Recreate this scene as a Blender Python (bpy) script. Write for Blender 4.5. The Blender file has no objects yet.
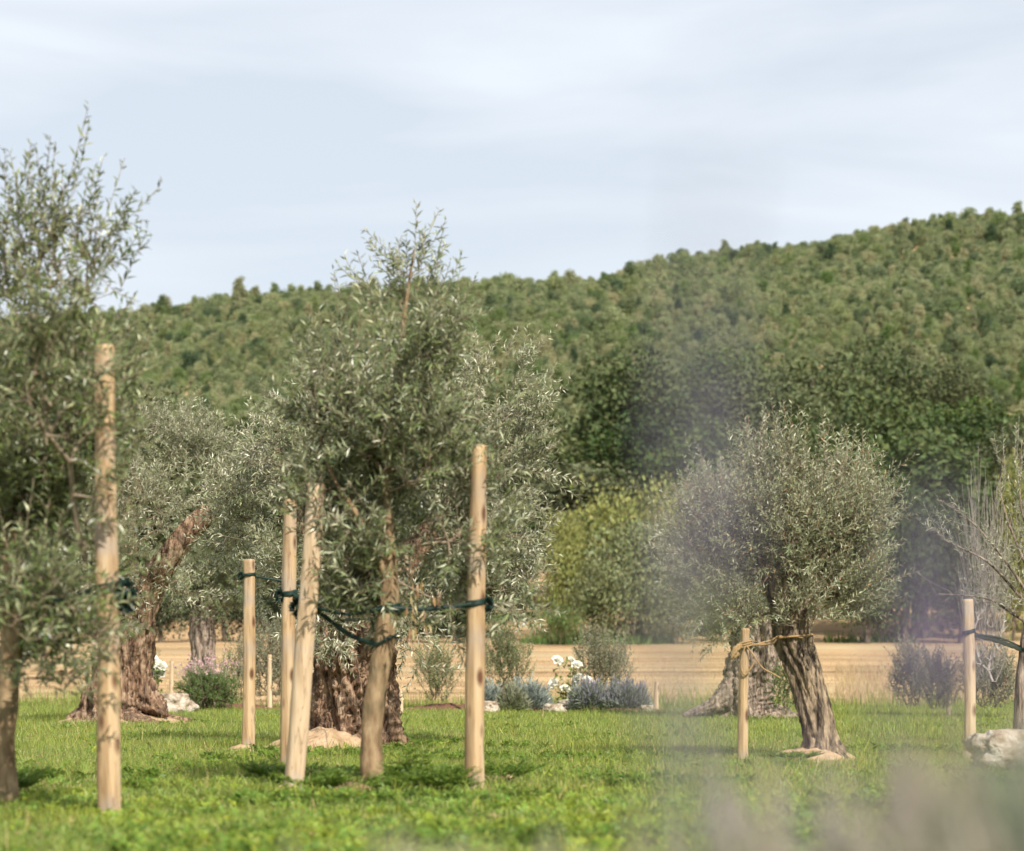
import bpy, math, random
import numpy as np
from mathutils import Vector, noise as mnoise

R = math.radians
sc = bpy.context.scene
COL = sc.collection

# ------------------------------------------------------------------ camera
FPX, HOR, CAMH = 2400.0, 667.0, 0.60      # focal length in pixels, horizon row, camera height
cam_d = bpy.data.cameras.new('camera')
cam = bpy.data.objects.new('camera', cam_d); COL.objects.link(cam)
cam.location = (0, 0, CAMH); cam.rotation_euler = (R(90), 0, 0)
cam_d.sensor_width = 36; cam_d.lens = FPX/1024*36
cam_d.shift_y = (HOR-425.5)/1024
cam_d.clip_end = 5000; cam_d.clip_start = 0.05
cam_d.dof.use_dof = True; cam_d.dof.focus_distance = 21.0; cam_d.dof.aperture_fstop = 2.9
sc.camera = cam

# ------------------------------------------------------------------ light
SUN_V = Vector((0.40, -0.84, 0.92)).normalized()       # towards the sun
sun_d = bpy.data.lights.new('sun', 'SUN'); sun = bpy.data.objects.new('sun', sun_d); COL.objects.link(sun)
sun_d.energy = 5.0; sun_d.angle = R(0.6); sun_d.color = (1.0, 0.93, 0.82)
sun.rotation_euler = (-SUN_V).to_track_quat('-Z', 'Y').to_euler()
w = bpy.data.worlds.new('World'); sc.world = w; w.use_nodes = True
nt = w.node_tree; N = nt.nodes; L = nt.links; N.clear()
sky = N.new('ShaderNodeTexSky'); sky.sky_type = 'NISHITA'; sky.sun_disc = False
sky.sun_elevation = math.asin(SUN_V.z); sky.sun_rotation = math.atan2(SUN_V.x, SUN_V.y)
sky.dust_density = 2.0
tc = N.new('ShaderNodeTexCoord')
mp = N.new('ShaderNodeMapping'); mp.inputs['Rotation'].default_value = (0, R(2), R(3)); mp.inputs['Scale'].default_value = (1.6, 1.6, 13)
nz = N.new('ShaderNodeTexNoise'); nz.inputs['Scale'].default_value = 1.6; nz.inputs['Detail'].default_value = 5; nz.inputs['Roughness'].default_value = .48; nz.inputs['Distortion'].default_value = .6
rp = N.new('ShaderNodeValToRGB'); rp.color_ramp.elements[0].position = .34; rp.color_ramp.elements[0].color = (.68, .68, .68, 1)
rp.color_ramp.elements[1].position = .60; rp.color_ramp.elements[1].color = (.97, .97, .97, 1)
mx = N.new('ShaderNodeMix'); mx.data_type = 'RGBA'; mx.inputs[7].default_value = (7.9, 8.4, 9.0, 1)
bg = N.new('ShaderNodeBackground'); bg.inputs['Strength'].default_value = .085
wo = N.new('ShaderNodeOutputWorld')
L.new(tc.outputs['Generated'], mp.inputs[0]); L.new(mp.outputs[0], nz.inputs['Vector']); L.new(nz.outputs['Fac'], rp.inputs[0])
L.new(rp.outputs[0], mx.inputs[0]); L.new(sky.outputs[0], mx.inputs[6]); L.new(mx.outputs[2], bg.inputs[0]); L.new(bg.outputs[0], wo.inputs[0])
sc.view_settings.view_transform = 'Standard'; sc.view_settings.look = 'None'
sc.view_settings.exposure = 0.45; sc.view_settings.gamma = 1; sc.view_settings.use_curve_mapping = False
cy = sc.cycles
cy.use_denoising = True; cy.max_bounces = 5; cy.diffuse_bounces = 2; cy.glossy_bounces = 2; cy.transmission_bounces = 3
cy.transparent_max_bounces = 4; cy.use_adaptive_sampling = True; cy.adaptive_threshold = .02; cy.sample_clamp_indirect = 6

# ------------------------------------------------------------------ helpers
def at(px, py, Y):                       # a pixel at depth Y -> a point
    return np.array([(px-512)/FPX*Y, Y, CAMH-(py-HOR)/FPX*Y])

def smooth(a, b, x):
    t = np.clip((np.asarray(x, float)-a)/(b-a), 0, 1); return t*t*(3-2*t)

PROF_Y = [-80, 38, 100, 110, 135, 165, 200, 250, 300, 400, 470, 560, 700, 1500]
PROF_Z = [-.09, -.09, 1.5, 1.9, 4.6, 9.2, 16, 26.5, 36.5, 54.5, 65, 66, 45, 0]
RID_U = [(p-512)/FPX for p in (-700, 0, 140, 300, 480, 600, 700, 800, 900, 1024, 1700)]
RID_M = [((667-y)/FPX*470-4.4)/65 for y in (330, 322, 311, 291, 275, 263, 252, 240, 227, 212, 190)]
def zfun(x, y):
    x = np.asarray(x, float); y = np.asarray(y, float)
    z = np.interp(y, PROF_Y, PROF_Z)
    m = np.interp(x/np.maximum(y, 30), RID_U, RID_M)
    z = z*(1+(m-1)*smooth(110, 220, y))
    z = z + smooth(150, 300, y)*(1.6*np.sin(x/23+y/41)+1.0*np.sin(x/9.5-y/17))
    return z

def tag(o, label=None, cat=None, group=None, kind=None):
    if label: o['label'] = label
    if cat: o['category'] = cat
    if group: o['group'] = group
    if kind: o['kind'] = kind
    return o

def link(name, me, mats=None, parent=None, loc=None):
    o = bpy.data.objects.new(name, me); COL.objects.link(o)
    if parent: o.parent = parent
    if loc is not None: o.location = loc
    return o

def empty(name, loc):
    o = bpy.data.objects.new(name, None); o.location = loc; o.empty_display_size = .1; COL.objects.link(o); return o

def mesh(name, V, F, mats, smoothf=False, mi=None):
    """F: list of arrays (n,3) / (n,4)"""
    me = bpy.data.meshes.new(name)
    V = np.asarray(V, np.float32)
    if not isinstance(F, (list, tuple)): F = [F]
    F = [np.asarray(f, np.int32) for f in F if len(f)]
    me.vertices.add(len(V)); me.vertices.foreach_set('co', V.ravel())
    tot = sum(f.size for f in F); npoly = sum(len(f) for f in F)
    me.loops.add(tot); me.loops.foreach_set('vertex_index', np.concatenate([f.ravel() for f in F]))
    me.polygons.add(npoly)
    cnt = np.concatenate([np.full(len(f), f.shape[1], np.int32) for f in F])
    st = np.concatenate([[0], np.cumsum(cnt)[:-1]]).astype(np.int32)
    me.polygons.foreach_set('loop_start', st)
    me.polygons.foreach_set('use_smooth', np.full(npoly, smoothf, bool))
    for m in (mats if isinstance(mats, (list, tuple)) else [mats]): me.materials.append(m)
    if mi is not None: me.polygons.foreach_set('material_index', np.asarray(mi, np.int32))
    me.update(calc_edges=True)
    return me

def unit(a): return a/np.maximum(np.linalg.norm(a, axis=-1, keepdims=True), 1e-9)

def leaves_vf(P, D, Nn, Ln, Wd, off=0, fold=.25, mid=.45):
    """lanceolate folded leaves: P base, D direction, Nn rough normal"""
    D = unit(D); S = unit(np.cross(D, Nn)); Nn = np.cross(S, D)
    Ln = np.asarray(Ln)[:, None]; Wd = np.asarray(Wd)[:, None]
    n = len(P); V = np.empty((n, 4, 3))
    V[:, 0] = P; V[:, 2] = P+D*Ln-Nn*Ln*.08
    m = P+D*Ln*mid
    V[:, 1] = m+S*Wd*.5+Nn*Wd*fold; V[:, 3] = m-S*Wd*.5+Nn*Wd*fold
    b = (np.arange(n)*4+off)[:, None]
    F = np.concatenate([b+np.array([[0, 1, 2]]), b+np.array([[0, 2, 3]])])
    return V.reshape(-1, 3), F

def tubes_vf(A, B, ra, rb, k=5, off=0):
    D = unit(B-A); ref = np.where(np.abs(D[:, 2:3]) > .9, [[1., 0, 0]], [[0, 0, 1.]])
    S = unit(np.cross(D, ref)); T = np.cross(D, S); n = len(A)
    a = np.arange(k)/k*2*math.pi
    c = np.cos(a)[None, :, None]; s = np.sin(a)[None, :, None]
    ring = S[:, None]*c+T[:, None]*s
    V = np.concatenate([A[:, None]+ring*ra[:, None, None], B[:, None]+ring*rb[:, None, None]], 1).reshape(-1, 3)
    i = np.arange(k); j = (i+1) % k
    q = np.stack([i, j, j+k, i+k], 1)
    F = (np.arange(n)*2*k+off)[:, None, None]+q[None]
    return V, F.reshape(-1, 4)

def catmull(pts, n):
    P = np.array(pts, float); m = len(P); out = []
    t = np.linspace(0, m-1, n)
    for u in t:
        i = min(int(u), m-2); f = u-i
        p0 = P[max(i-1, 0)]; p1 = P[i]; p2 = P[i+1]; p3 = P[min(i+2, m-1)]
        out.append(.5*((2*p1)+(-p0+p2)*f+(2*p0-5*p1+4*p2-p3)*f*f+(-p0+3*p1-3*p2+p3)*f**3))
    return np.array(out)

def loft(pts, radii, nr, ns, disp=None, cap=True):
    """tube along a spline; disp(p, ang, t, R) gives a radius change"""
    C = catmull(pts, nr); Rr = catmull([[r, 0, 0] for r in radii], nr)[:, 0]
    T = unit(np.gradient(C, axis=0))
    S = unit(np.cross(T[0], [0, 1, .01])); V = np.empty((nr, ns, 3))
    for i in range(nr):
        S = unit(S-T[i]*np.dot(S, T[i])); B = np.cross(T[i], S)
        for j in range(ns):
            a = j/ns*2*math.pi; d = S*math.cos(a)+B*math.sin(a)
            r = max(Rr[i], .001)
            if disp: r += disp(C[i]+d*r, a, i/(nr-1), r)
            V[i, j] = C[i]+d*r
    i = np.arange(nr-1)[:, None]*ns; j = np.arange(ns)[None]; k = (j+1) % ns
    F = np.stack([i+j, i+k, i+ns+k, i+ns+j], -1).reshape(-1, 4)
    V = V.reshape(-1, 3); Fs = [F]
    if cap:
        V = np.vstack([V, C[-1]]); c = len(V)-1; b = (nr-1)*ns
        jj = np.arange(ns); Fs.append(np.stack([b+jj, b+(jj+1) % ns, np.full(ns, c)], 1))
    return V, Fs

def join_vf(parts):
    V = []; F3 = []; F4 = []; o = 0
    for v, fs in parts:
        for f in fs: (F3 if f.shape[1] == 3 else F4).append(f+o)
        V.append(v); o += len(v)
    out = []
    if F3: out.append(np.concatenate(F3))
    if F4: out.append(np.concatenate(F4))
    return np.concatenate(V), out

# ------------------------------------------------------------------ materials
def newmat(name):
    m = bpy.data.materials.new(name); m.use_nodes = True; t = m.node_tree; t.nodes.clear(); return m, t.nodes, t.links

def rgb(c): return (c[0], c[1], c[2], 1)

def leaf_mat(name, top, under, var=.35, hue=.03, trans=.3, rough=.5, obj_cols=None, spec=.4, dry=None, patch=None):
    m, n, l = newmat(name)
    geo = n.new('ShaderNodeNewGeometry')
    mx = n.new('ShaderNodeMix'); mx.data_type = 'RGBA'; mx.inputs[6].default_value = rgb(top); mx.inputs[7].default_value = rgb(under)
    l.new(geo.outputs['Backfacing'], mx.inputs[0]); col = mx.outputs[2]
    if obj_cols:
        oi = n.new('ShaderNodeObjectInfo'); r = n.new('ShaderNodeValToRGB'); e = r.color_ramp.elements
        while len(e) < len(obj_cols): e.new(.5)
        for i, c in enumerate(obj_cols): e[i].position = i/(len(obj_cols)-1); e[i].color = rgb(c)
        l.new(oi.outputs['Random'], r.inputs[0]); col = r.outputs[0]
    if patch:            # patches of another leaf colour across the plant
        tc = n.new('ShaderNodeTexCoord'); nz = n.new('ShaderNodeTexNoise'); nz.inputs['Scale'].default_value = patch[1]; nz.inputs['Detail'].default_value = 2
        l.new(tc.outputs['Object'], nz.inputs['Vector'])
        rr = n.new('ShaderNodeValToRGB'); rr.color_ramp.elements[0].position = .44; rr.color_ramp.elements[1].position = .58
        l.new(nz.outputs['Fac'], rr.inputs[0])
        m3 = n.new('ShaderNodeMix'); m3.data_type = 'RGBA'; m3.inputs[7].default_value = rgb(patch[0])
        l.new(rr.outputs[0], m3.inputs[0]); l.new(col, m3.inputs[6]); col = m3.outputs[2]
    if dry:
        c = n.new('ShaderNodeMath'); c.operation = 'GREATER_THAN'; c.inputs[1].default_value = 1-dry[1]
        l.new(geo.outputs['Random Per Island'], c.inputs[0])
        m2 = n.new('ShaderNodeMix'); m2.data_type = 'RGBA'; m2.inputs[7].default_value = rgb(dry[0])
        l.new(c.outputs[0], m2.inputs[0]); l.new(col, m2.inputs[6]); col = m2.outputs[2]
    hs = n.new('ShaderNodeHueSaturation')
    mr = n.new('ShaderNodeMapRange'); mr.inputs[3].default_value = 1-var; mr.inputs[4].default_value = 1+var
    l.new(geo.outputs['Random Per Island'], mr.inputs[0]); l.new(mr.outputs[0], hs.inputs['Value'])
    wn = n.new('ShaderNodeTexWhiteNoise'); wn.noise_dimensions = '1D'; l.new(geo.outputs['Random Per Island'], wn.inputs['W'])
    mh = n.new('ShaderNodeMapRange'); mh.inputs[3].default_value = .5-hue; mh.inputs[4].default_value = .5+hue
    l.new(wn.outputs['Value'], mh.inputs[0]); l.new(mh.outputs[0], hs.inputs['Hue']); l.new(col, hs.inputs['Color'])
    p = n.new('ShaderNodeBsdfPrincipled'); p.inputs['Roughness'].default_value = rough; p.inputs['Specular IOR Level'].default_value = spec
    l.new(hs.outputs[0], p.inputs['Base Color'])
    t = n.new('ShaderNodeBsdfTranslucent'); l.new(hs.outputs[0], t.inputs['Color'])
    ms = n.new('ShaderNodeMixShader'); ms.inputs[0].default_value = trans
    l.new(p.outputs[0], ms.inputs[1]); l.new(t.outputs[0], ms.inputs[2])
    o = n.new('ShaderNodeOutputMaterial'); l.new(ms.outputs[0], o.inputs[0])
    return m

def noise_mat(name, cols, scale=8, stretch=(1, 1, 1), detail=6, rough=.9, bump=.3, bscale=None, pos=None, coords='Object', dist=.02, rough_n=.55, spec=.2, spots=None, second=None, cracks=None):
    """colour ramp over noise (object space) with a bump"""
    m, n, l = newmat(name)
    tc = n.new('ShaderNodeTexCoord'); mp = n.new('ShaderNodeMapping'); mp.inputs['Scale'].default_value = stretch
    l.new(tc.outputs[coords], mp.inputs[0])
    nz = n.new('ShaderNodeTexNoise'); nz.inputs['Scale'].default_value = scale; nz.inputs['Detail'].default_value = detail; nz.inputs['Roughness'].default_value = rough_n
    l.new(mp.outputs[0], nz.inputs['Vector'])
    r = n.new('ShaderNodeValToRGB'); e = r.color_ramp.elements
    while len(e) < len(cols): e.new(.5)
    for i, c in enumerate(cols):
        e[i].position = pos[i] if pos else .3+.4*i/(len(cols)-1); e[i].color = rgb(c)
    l.new(nz.outputs['Fac'], r.inputs[0]); col = r.outputs[0]
    if second:
        n2 = n.new('ShaderNodeTexNoise'); n2.inputs['Scale'].default_value = second[1]; n2.inputs['Detail'].default_value = 3
        l.new(tc.outputs[coords], n2.inputs['Vector'])
        r2 = n.new('ShaderNodeValToRGB'); r2.color_ramp.elements[0].position = second[2]; r2.color_ramp.elements[1].position = second[2]+.12
        l.new(n2.outputs['Fac'], r2.inputs[0])
        m2 = n.new('ShaderNodeMix'); m2.data_type = 'RGBA'; m2.inputs[7].default_value = rgb(second[0])
        mm = n.new('ShaderNodeMath'); mm.operation = 'MULTIPLY'; mm.inputs[1].default_value = second[3]
        l.new(r2.outputs[0], mm.inputs[0]); l.new(mm.outputs[0], m2.inputs[0]); l.new(col, m2.inputs[6]); col = m2.outputs[2]
    if spots:
        v = n.new('ShaderNodeTexVoronoi'); v.inputs['Scale'].default_value = spots[1]
        mp2 = n.new('ShaderNodeMapping'); mp2.inputs['Scale'].default_value = spots[3] if len(spots) > 3 else (1, 1, .5)
        l.new(tc.outputs[coords], mp2.inputs[0]); l.new(mp2.outputs[0], v.inputs['Vector'])
        r3 = n.new('ShaderNodeValToRGB'); r3.color_ramp.elements[0].position = spots[2]*.4; r3.color_ramp.elements[0].color = (1, 1, 1, 1)
        r3.color_ramp.elements[1].position = spots[2]; r3.color_ramp.elements[1].color = (0, 0, 0, 1)
        l.new(v.outputs['Distance'], r3.inputs[0])
        m4 = n.new('ShaderNodeMix'); m4.data_type = 'RGBA'; m4.inputs[7].default_value = rgb(spots[0])
        l.new(r3.outputs[0], m4.inputs[0]); l.new(col, m4.inputs[6]); col = m4.outputs[2]
    if cracks:
        mpc = n.new('ShaderNodeMapping'); mpc.inputs['Scale'].default_value = (1, 1, .045); l.new(tc.outputs[coords], mpc.inputs[0])
        nc = n.new('ShaderNodeTexNoise'); nc.inputs['Scale'].default_value = cracks[1]; nc.inputs['Detail'].default_value = 3; l.new(mpc.outputs[0], nc.inputs['Vector'])
        rc = n.new('ShaderNodeValToRGB'); e_ = rc.color_ramp.elements; e_[0].position = .45; e_[0].color = (0, 0, 0, 1); e_[1].position = .55; e_[1].color = (0, 0, 0, 1); q_ = e_.new(.50); q_.color = (1, 1, 1, 1)
        e_[0].position = .484; e_[-1].position = .516
        l.new(nc.outputs['Fac'], rc.inputs[0]); m5 = n.new('ShaderNodeMix'); m5.data_type = 'RGBA'; m5.inputs[7].default_value = rgb(cracks[0])
        mk = n.new('ShaderNodeMath'); mk.operation = 'MULTIPLY'; mk.inputs[1].default_value = cracks[2]
        l.new(rc.outputs[0], mk.inputs[0]); l.new(mk.outputs[0], m5.inputs[0]); l.new(col, m5.inputs[6]); col = m5.outputs[2]
    p = n.new('ShaderNodeBsdfPrincipled'); p.inputs['Roughness'].default_value = rough; p.inputs['Specular IOR Level'].default_value = spec
    l.new(col, p.inputs['Base Color'])
    if bump:
        nb = n.new('ShaderNodeTexNoise'); nb.inputs['Scale'].default_value = bscale or scale*2; nb.inputs['Detail'].default_value = 6
        l.new(mp.outputs[0], nb.inputs['Vector'])
        b = n.new('ShaderNodeBump'); b.inputs['Strength'].default_value = bump; b.inputs['Distance'].default_value = dist
        l.new(nb.outputs['Fac'], b.inputs['Height']); l.new(b.outputs[0], p.inputs['Normal'])
    o = n.new('ShaderNodeOutputMaterial'); l.new(p.outputs[0], o.inputs[0])
    return m

M = {}
M['olive'] = leaf_mat('olive_leaf', (.13, .165, .065), (.32, .34, .22), var=.35, trans=.18, rough=.42, spec=.5)
M['olive_near'] = leaf_mat('olive_leaf_fresh', (.135, .165, .065), (.40, .41, .27), var=.55, trans=.08, rough=.36, spec=.6)
M['olive_dark'] = leaf_mat('olive_leaf_painted_shade', (.085, .115, .03), (.30, .32, .18), var=.6, trans=.05, rough=.36, spec=.6)  # left tree's deep canopy shade is put into a darker leaf colour
M['olive_silver'] = leaf_mat('olive_leaf_silver', (.21, .23, .125), (.50, .49, .36), var=.5, trans=.08, rough=.36, spec=.6)
M['olive_dry'] = leaf_mat('olive_leaf_grey', (.24, .265, .14), (.50, .50, .36), var=.45, trans=.08, rough=.38, spec=.6, dry=((.26, .16, .08), .04))
M['shrub'] = leaf_mat('shrub_leaf', (.15, .20, .07), (.26, .30, .15), var=.4, trans=.25)
M['shrub_grey'] = leaf_mat('shrub_leaf_greygreen', (.24, .26, .15), (.29, .29, .2), var=.35, trans=.2)
M['shrub_green'] = leaf_mat('shrub_leaf_green', (.11, .18, .04), (.13, .19, .06), var=.4, trans=.3)
M['santolina'] = leaf_mat('grey_cushion_leaf', (.22, .26, .23), (.33, .36, .32), var=.3, trans=.1)
M['lav_leaf'] = leaf_mat('lavender_leaf', (.16, .19, .14), (.25, .28, .22), var=.3, trans=.1)
M['lav_flower'] = leaf_mat('lavender_calyx', (.42, .34, .60), (.42, .34, .60), var=.35, hue=.03, trans=.25)
M['lav_dry'] = leaf_mat('lavender_dry_calyx', (.60, .53, .46), (.60, .53, .46), var=.4, hue=.03, trans=.25)
M['lav_bed'] = leaf_mat('lavender_spent_flower', (.27, .26, .30), (.27, .26, .30), var=.3)
M['lav_stem'] = leaf_mat('lavender_stem', (.26, .27, .16), (.26, .27, .16), trans=0)
M['rose_leaf'] = leaf_mat('rose_leaf', (.20, .24, .05), (.25, .29, .1), var=.4, trans=.35)
M['petal'] = leaf_mat('white_petal', (.85, .83, .74), (.85, .83, .74), var=.08, hue=.01, trans=.3)
M['pink'] = leaf_mat('pink_petal', (.62, .40, .42), (.62, .40, .42), var=.25, hue=.02, trans=.3)
M['dried'] = leaf_mat('dried_leaf', (.40, .25, .13), (.5, .36, .2), var=.3, trans=.3)
M['grass'] = leaf_mat('grass_blade', (.25, .305, .075), (.265, .32, .08), var=.55, hue=.03, trans=.4, rough=.55, dry=((.40, .33, .15), .05), patch=((.26, .31, .055), .8))
M['cover'] = leaf_mat('leafy_ground_cover', (.21, .31, .055), (.23, .33, .065), var=.4, hue=.03, trans=.4, rough=.5, patch=((.28, .35, .045), 1.6))
M['weed'] = leaf_mat('weed_leaf', (.13, .20, .025), (.16, .235, .04), var=.35, trans=.3)
M['oak'] = leaf_mat('oak_leaf', (0, 0, 0), (0, 0, 0), var=.35, trans=.2, rough=.6, spec=.3, obj_cols=[(.036, .062, .012), (.06, .095, .02), (.105, .12, .052), (.08, .135, .018), (.12, .13, .062), (.042, .072, .015), (.09, .105, .042)])
M['wood_leaf'] = leaf_mat('hillside_leaf', (0, 0, 0), (0, 0, 0), var=.3, trans=.25, rough=.6,
    obj_cols=[(.045, .08, .032), (.19, .235, .10), (.25, .285, .135), (.31, .325, .16), (.11, .155, .065), (.27, .30, .13), (.11, .175, .045), (.36, .34, .18), (.21, .245, .12), (.05, .09, .04)])
M['yellow_leaf'] = leaf_mat('yellow_green_leaf', (.25, .265, .075), (.29, .30, .10), var=.3, trans=.3)
M['olive_bush'] = leaf_mat('dull_green_leaf', (.16, .185, .075), (.19, .21, .1), var=.35, trans=.2)
M['dark_leaf'] = leaf_mat('dark_leaf', (.02, .036, .012), (.025, .04, .014), var=.4, trans=.12)
M['bark'] = noise_mat('olive_bark', [(.035, .026, .02), (.15, .115, .08), (.30, .225, .15), (.42, .33, .235)], scale=30, stretch=(1, 1, .13), bump=1, bscale=60, dist=.02, pos=[.36, .47, .58, .72], second=((.10, .075, .05), 7, .56, .5))
M['bark_old'] = noise_mat('ancient_olive_bark', [(.04, .024, .017), (.17, .10, .062), (.32, .215, .14), (.44, .33, .24)], scale=24, stretch=(1, 1, .18), bump=1, bscale=50, dist=.03, pos=[.35, .46, .58, .72], second=((.08, .055, .04), 5, .52, .6))
M['bark_grey'] = noise_mat('grey_olive_bark', [(.05, .038, .03), (.20, .15, .115), (.38, .30, .24)], scale=24, stretch=(1, 1, .16), bump=1, bscale=44, dist=.03, pos=[.38, .48, .64], second=((.10, .085, .07), 5, .56, .5))
M['bark_young'] = noise_mat('young_olive_bark', [(.10, .065, .035), (.25, .17, .095), (.37, .27, .16)], scale=24, stretch=(1, 1, .3), bump=.8, bscale=60, dist=.01, second=((.14, .12, .07), 6, .52, .6))
M['twig'] = noise_mat('twig_bark', [(.16, .12, .08), (.30, .24, .17)], scale=20, bump=0)
M['twig_grey'] = noise_mat('grey_twig_bark', [(.25, .22, .19), (.40, .36, .32)], scale=20, bump=0)
M['post'] = noise_mat('peeled_post_wood', [(.20, .125, .065), (.36, .24, .13), (.48, .335, .19), (.52, .40, .26)], scale=26, stretch=(1, 1, .07), bump=.6, bscale=60, dist=.006, pos=[.28, .42, .55, .70],
    rough=.75, second=((.36, .29, .225), 3.1, .50, .8), spots=((.12, .055, .03), 10, .26, (1, 1, .42)), cracks=((.20, .105, .055), 24, .75))
M['post_pale'] = noise_mat('pale_weathered_wood', [(.38, .26, .155), (.57, .42, .27), (.67, .53, .37)], scale=26, stretch=(1, 1, .07), bump=.6, bscale=60, dist=.006,
    rough=.8, second=((.52, .45, .38), 3.5, .54, .7), spots=((.18, .10, .055), 9, .24, (1, 1, .42)), cracks=((.22, .15, .10), 24, .7))
M['end'] = noise_mat('sawn_end_grain', [(.50, .38, .26), (.66, .54, .42)], scale=30, bump=0)
M['strap'] = noise_mat('green_tie_band', [(.004, .017, .013), (.009, .032, .023)], scale=40, bump=.3, bscale=90, dist=.003, rough=.55, spec=.4)
M['rope'] = noise_mat('natural_rope', [(.24, .15, .07), (.42, .28, .14)], scale=90, bump=.6, bscale=160, dist=.003)
M['rock'] = noise_mat('limestone', [(.17, .125, .085), (.34, .27, .20), (.48, .41, .33), (.60, .54, .46)], scale=9, bump=1, bscale=20, dist=.04, pos=[.34, .45, .55, .7])
M['soil'] = noise_mat('bare_soil', [(.27, .17, .095), (.42, .29, .175), (.52, .38, .25)], scale=9, bump=1, bscale=26, dist=.03)
M['mulch'] = noise_mat('bark_mulch', [(.07, .035, .022), (.18, .085, .055), (.27, .14, .09)], scale=30, bump=1, bscale=50, dist=.03)
M['treebark'] = noise_mat('distant_bark', [(.10, .08, .06), (.2, .16, .12)], scale=3, bump=0)

def ground_mat():
    m, n, l = newmat('hill_soil_and_dry_grass')
    tc = n.new('ShaderNodeTexCoord'); nz = n.new('ShaderNodeTexNoise'); nz.inputs['Scale'].default_value = .12; nz.inputs['Detail'].default_value = 6
    l.new(tc.outputs['Object'], nz.inputs['Vector'])
    r = n.new('ShaderNodeValToRGB'); e = r.color_ramp.elements; e.new(.5)
    e[0].position = .30; e[0].color = (.07, .095, .03, 1); e[1].position = .38; e[1].color = (.20, .16, .085, 1); e[2].position = .45; e[2].color = (.44, .30, .17, 1)
    l.new(nz.outputs['Fac'], r.inputs[0])
    p = n.new('ShaderNodeBsdfPrincipled'); p.inputs['Roughness'].default_value = .95; p.inputs['Specular IOR Level'].default_value = .1
    l.new(r.outputs[0], p.inputs['Base Color']); o = n.new('ShaderNodeOutputMaterial'); l.new(p.outputs[0], o.inputs[0]); return m
M['ground'] = ground_mat()

def field_mat():
    m, n, l = newmat('mown_stubble_field')
    tc = n.new('ShaderNodeTexCoord')
    mp = n.new('ShaderNodeMapping'); mp.inputs['Rotation'].default_value = (0, 0, R(-8)); mp.inputs['Scale'].default_value = (.09, 1, 1)
    l.new(tc.outputs['Object'], mp.inputs[0])
    nz = n.new('ShaderNodeTexNoise'); nz.inputs['Scale'].default_value = .75; nz.inputs['Distortion'].default_value = 1.2; nz.inputs['Detail'].default_value = 5; nz.inputs['Roughness'].default_value = .75
    l.new(mp.outputs[0], nz.inputs['Vector'])
    r = n.new('ShaderNodeValToRGB'); e = r.color_ramp.elements; e.new(.5)
    e[0].position = .34; e[0].position = .40; e[0].color = (.17, .105, .05, 1); e[1].position = .5; e[1].color = (.38, .25, .13, 1); e[2].position = .60; e[2].color = (.52, .385, .215, 1)
    l.new(nz.outputs['Fac'], r.inputs[0])
    # pale dry stubble in broad patches
    n2 = n.new('ShaderNodeTexNoise'); n2.inputs['Scale'].default_value = .06; n2.inputs['Detail'].default_value = 5
    l.new(tc.outputs['Object'], n2.inputs['Vector'])
    r2 = n.new('ShaderNodeValToRGB'); r2.color_ramp.elements[0].position = .5; r2.color_ramp.elements[1].position = .62; l.new(n2.outputs['Fac'], r2.inputs[0])
    m2 = n.new('ShaderNodeMix'); m2.data_type = 'RGBA'; m2.inputs[7].default_value = (.40, .31, .18, 1)
    l.new(r2.outputs[0], m2.inputs[0]); l.new(r.outputs[0], m2.inputs[6])
    n3 = n.new('ShaderNodeTexNoise'); n3.inputs['Scale'].default_value = 5; n3.inputs['Detail'].default_value = 6; l.new(tc.outputs['Object'], n3.inputs['Vector'])
    hs = n.new('ShaderNodeHueSaturation'); mr = n.new('ShaderNodeMapRange'); mr.inputs[3].default_value = .6; mr.inputs[4].default_value = 1.4
    l.new(n3.outputs['Fac'], mr.inputs[0]); l.new(mr.outputs[0], hs.inputs['Value']); l.new(m2.outputs[2], hs.inputs['Color'])
    p = n.new('ShaderNodeBsdfPrincipled'); p.inputs['Roughness'].default_value = .95; p.inputs['Specular IOR Level'].default_value = .1
    b = n.new('ShaderNodeBump'); b.inputs['Strength'].default_value = .6; b.inputs['Distance'].default_value = .25
    l.new(nz.outputs['Fac'], b.inputs['Height']); l.new(b.outputs[0], p.inputs['Normal'])
    l.new(hs.outputs[0], p.inputs['Base Color']); o = n.new('ShaderNodeOutputMaterial'); l.new(p.outputs[0], o.inputs[0]); return m
M['field'] = field_mat()
M['lawn'] = noise_mat('lawn_turf', [(.09, .12, .025), (.15, .18, .04), (.26, .21, .10)], scale=1.6, detail=8, bump=.6, bscale=20, dist=.03, pos=[.35, .55, .72])

# ------------------------------------------------------------------ ground
GZ = -.055
def sheet(name, xs, ys, mat, lift, edge=None):
    X, Y = np.meshgrid(xs, ys)
    if edge is not None: Y = edge(X, Y)
    Z = zfun(X, Y)+lift
    V = np.stack([X, Y, Z], -1).reshape(-1, 3); nx, ny = len(xs), len(ys)
    i = (np.arange(ny-1)*nx)[:, None]; j = np.arange(nx-1)[None]
    F = np.stack([i+j, i+j+1, i+nx+j+1, i+nx+j], -1).reshape(-1, 4)
    o = link(name, mesh(name, V, F, mat, True)); tag(o, kind='structure'); return o
gx = np.sinh(np.linspace(-5.2, 5.2, 170))*7
gy = np.concatenate([np.arange(-80, 140, 4.), np.arange(140, 620, 7.), np.arange(620, 1500, 60.)])
sheet('ground', gx, gy, M['ground'], 0)
def lawn_edge(X, Y):
    k = smooth(30, 40, Y); return Y+k*(.8*np.sin(X*.55)+.5*np.sin(X*1.7+1)+.25*np.sin(X*4.1))
sheet('lawn', np.arange(-26, 26.1, .4), np.arange(-12, 40.1, .8), M['lawn'], .03, lawn_edge)
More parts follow.
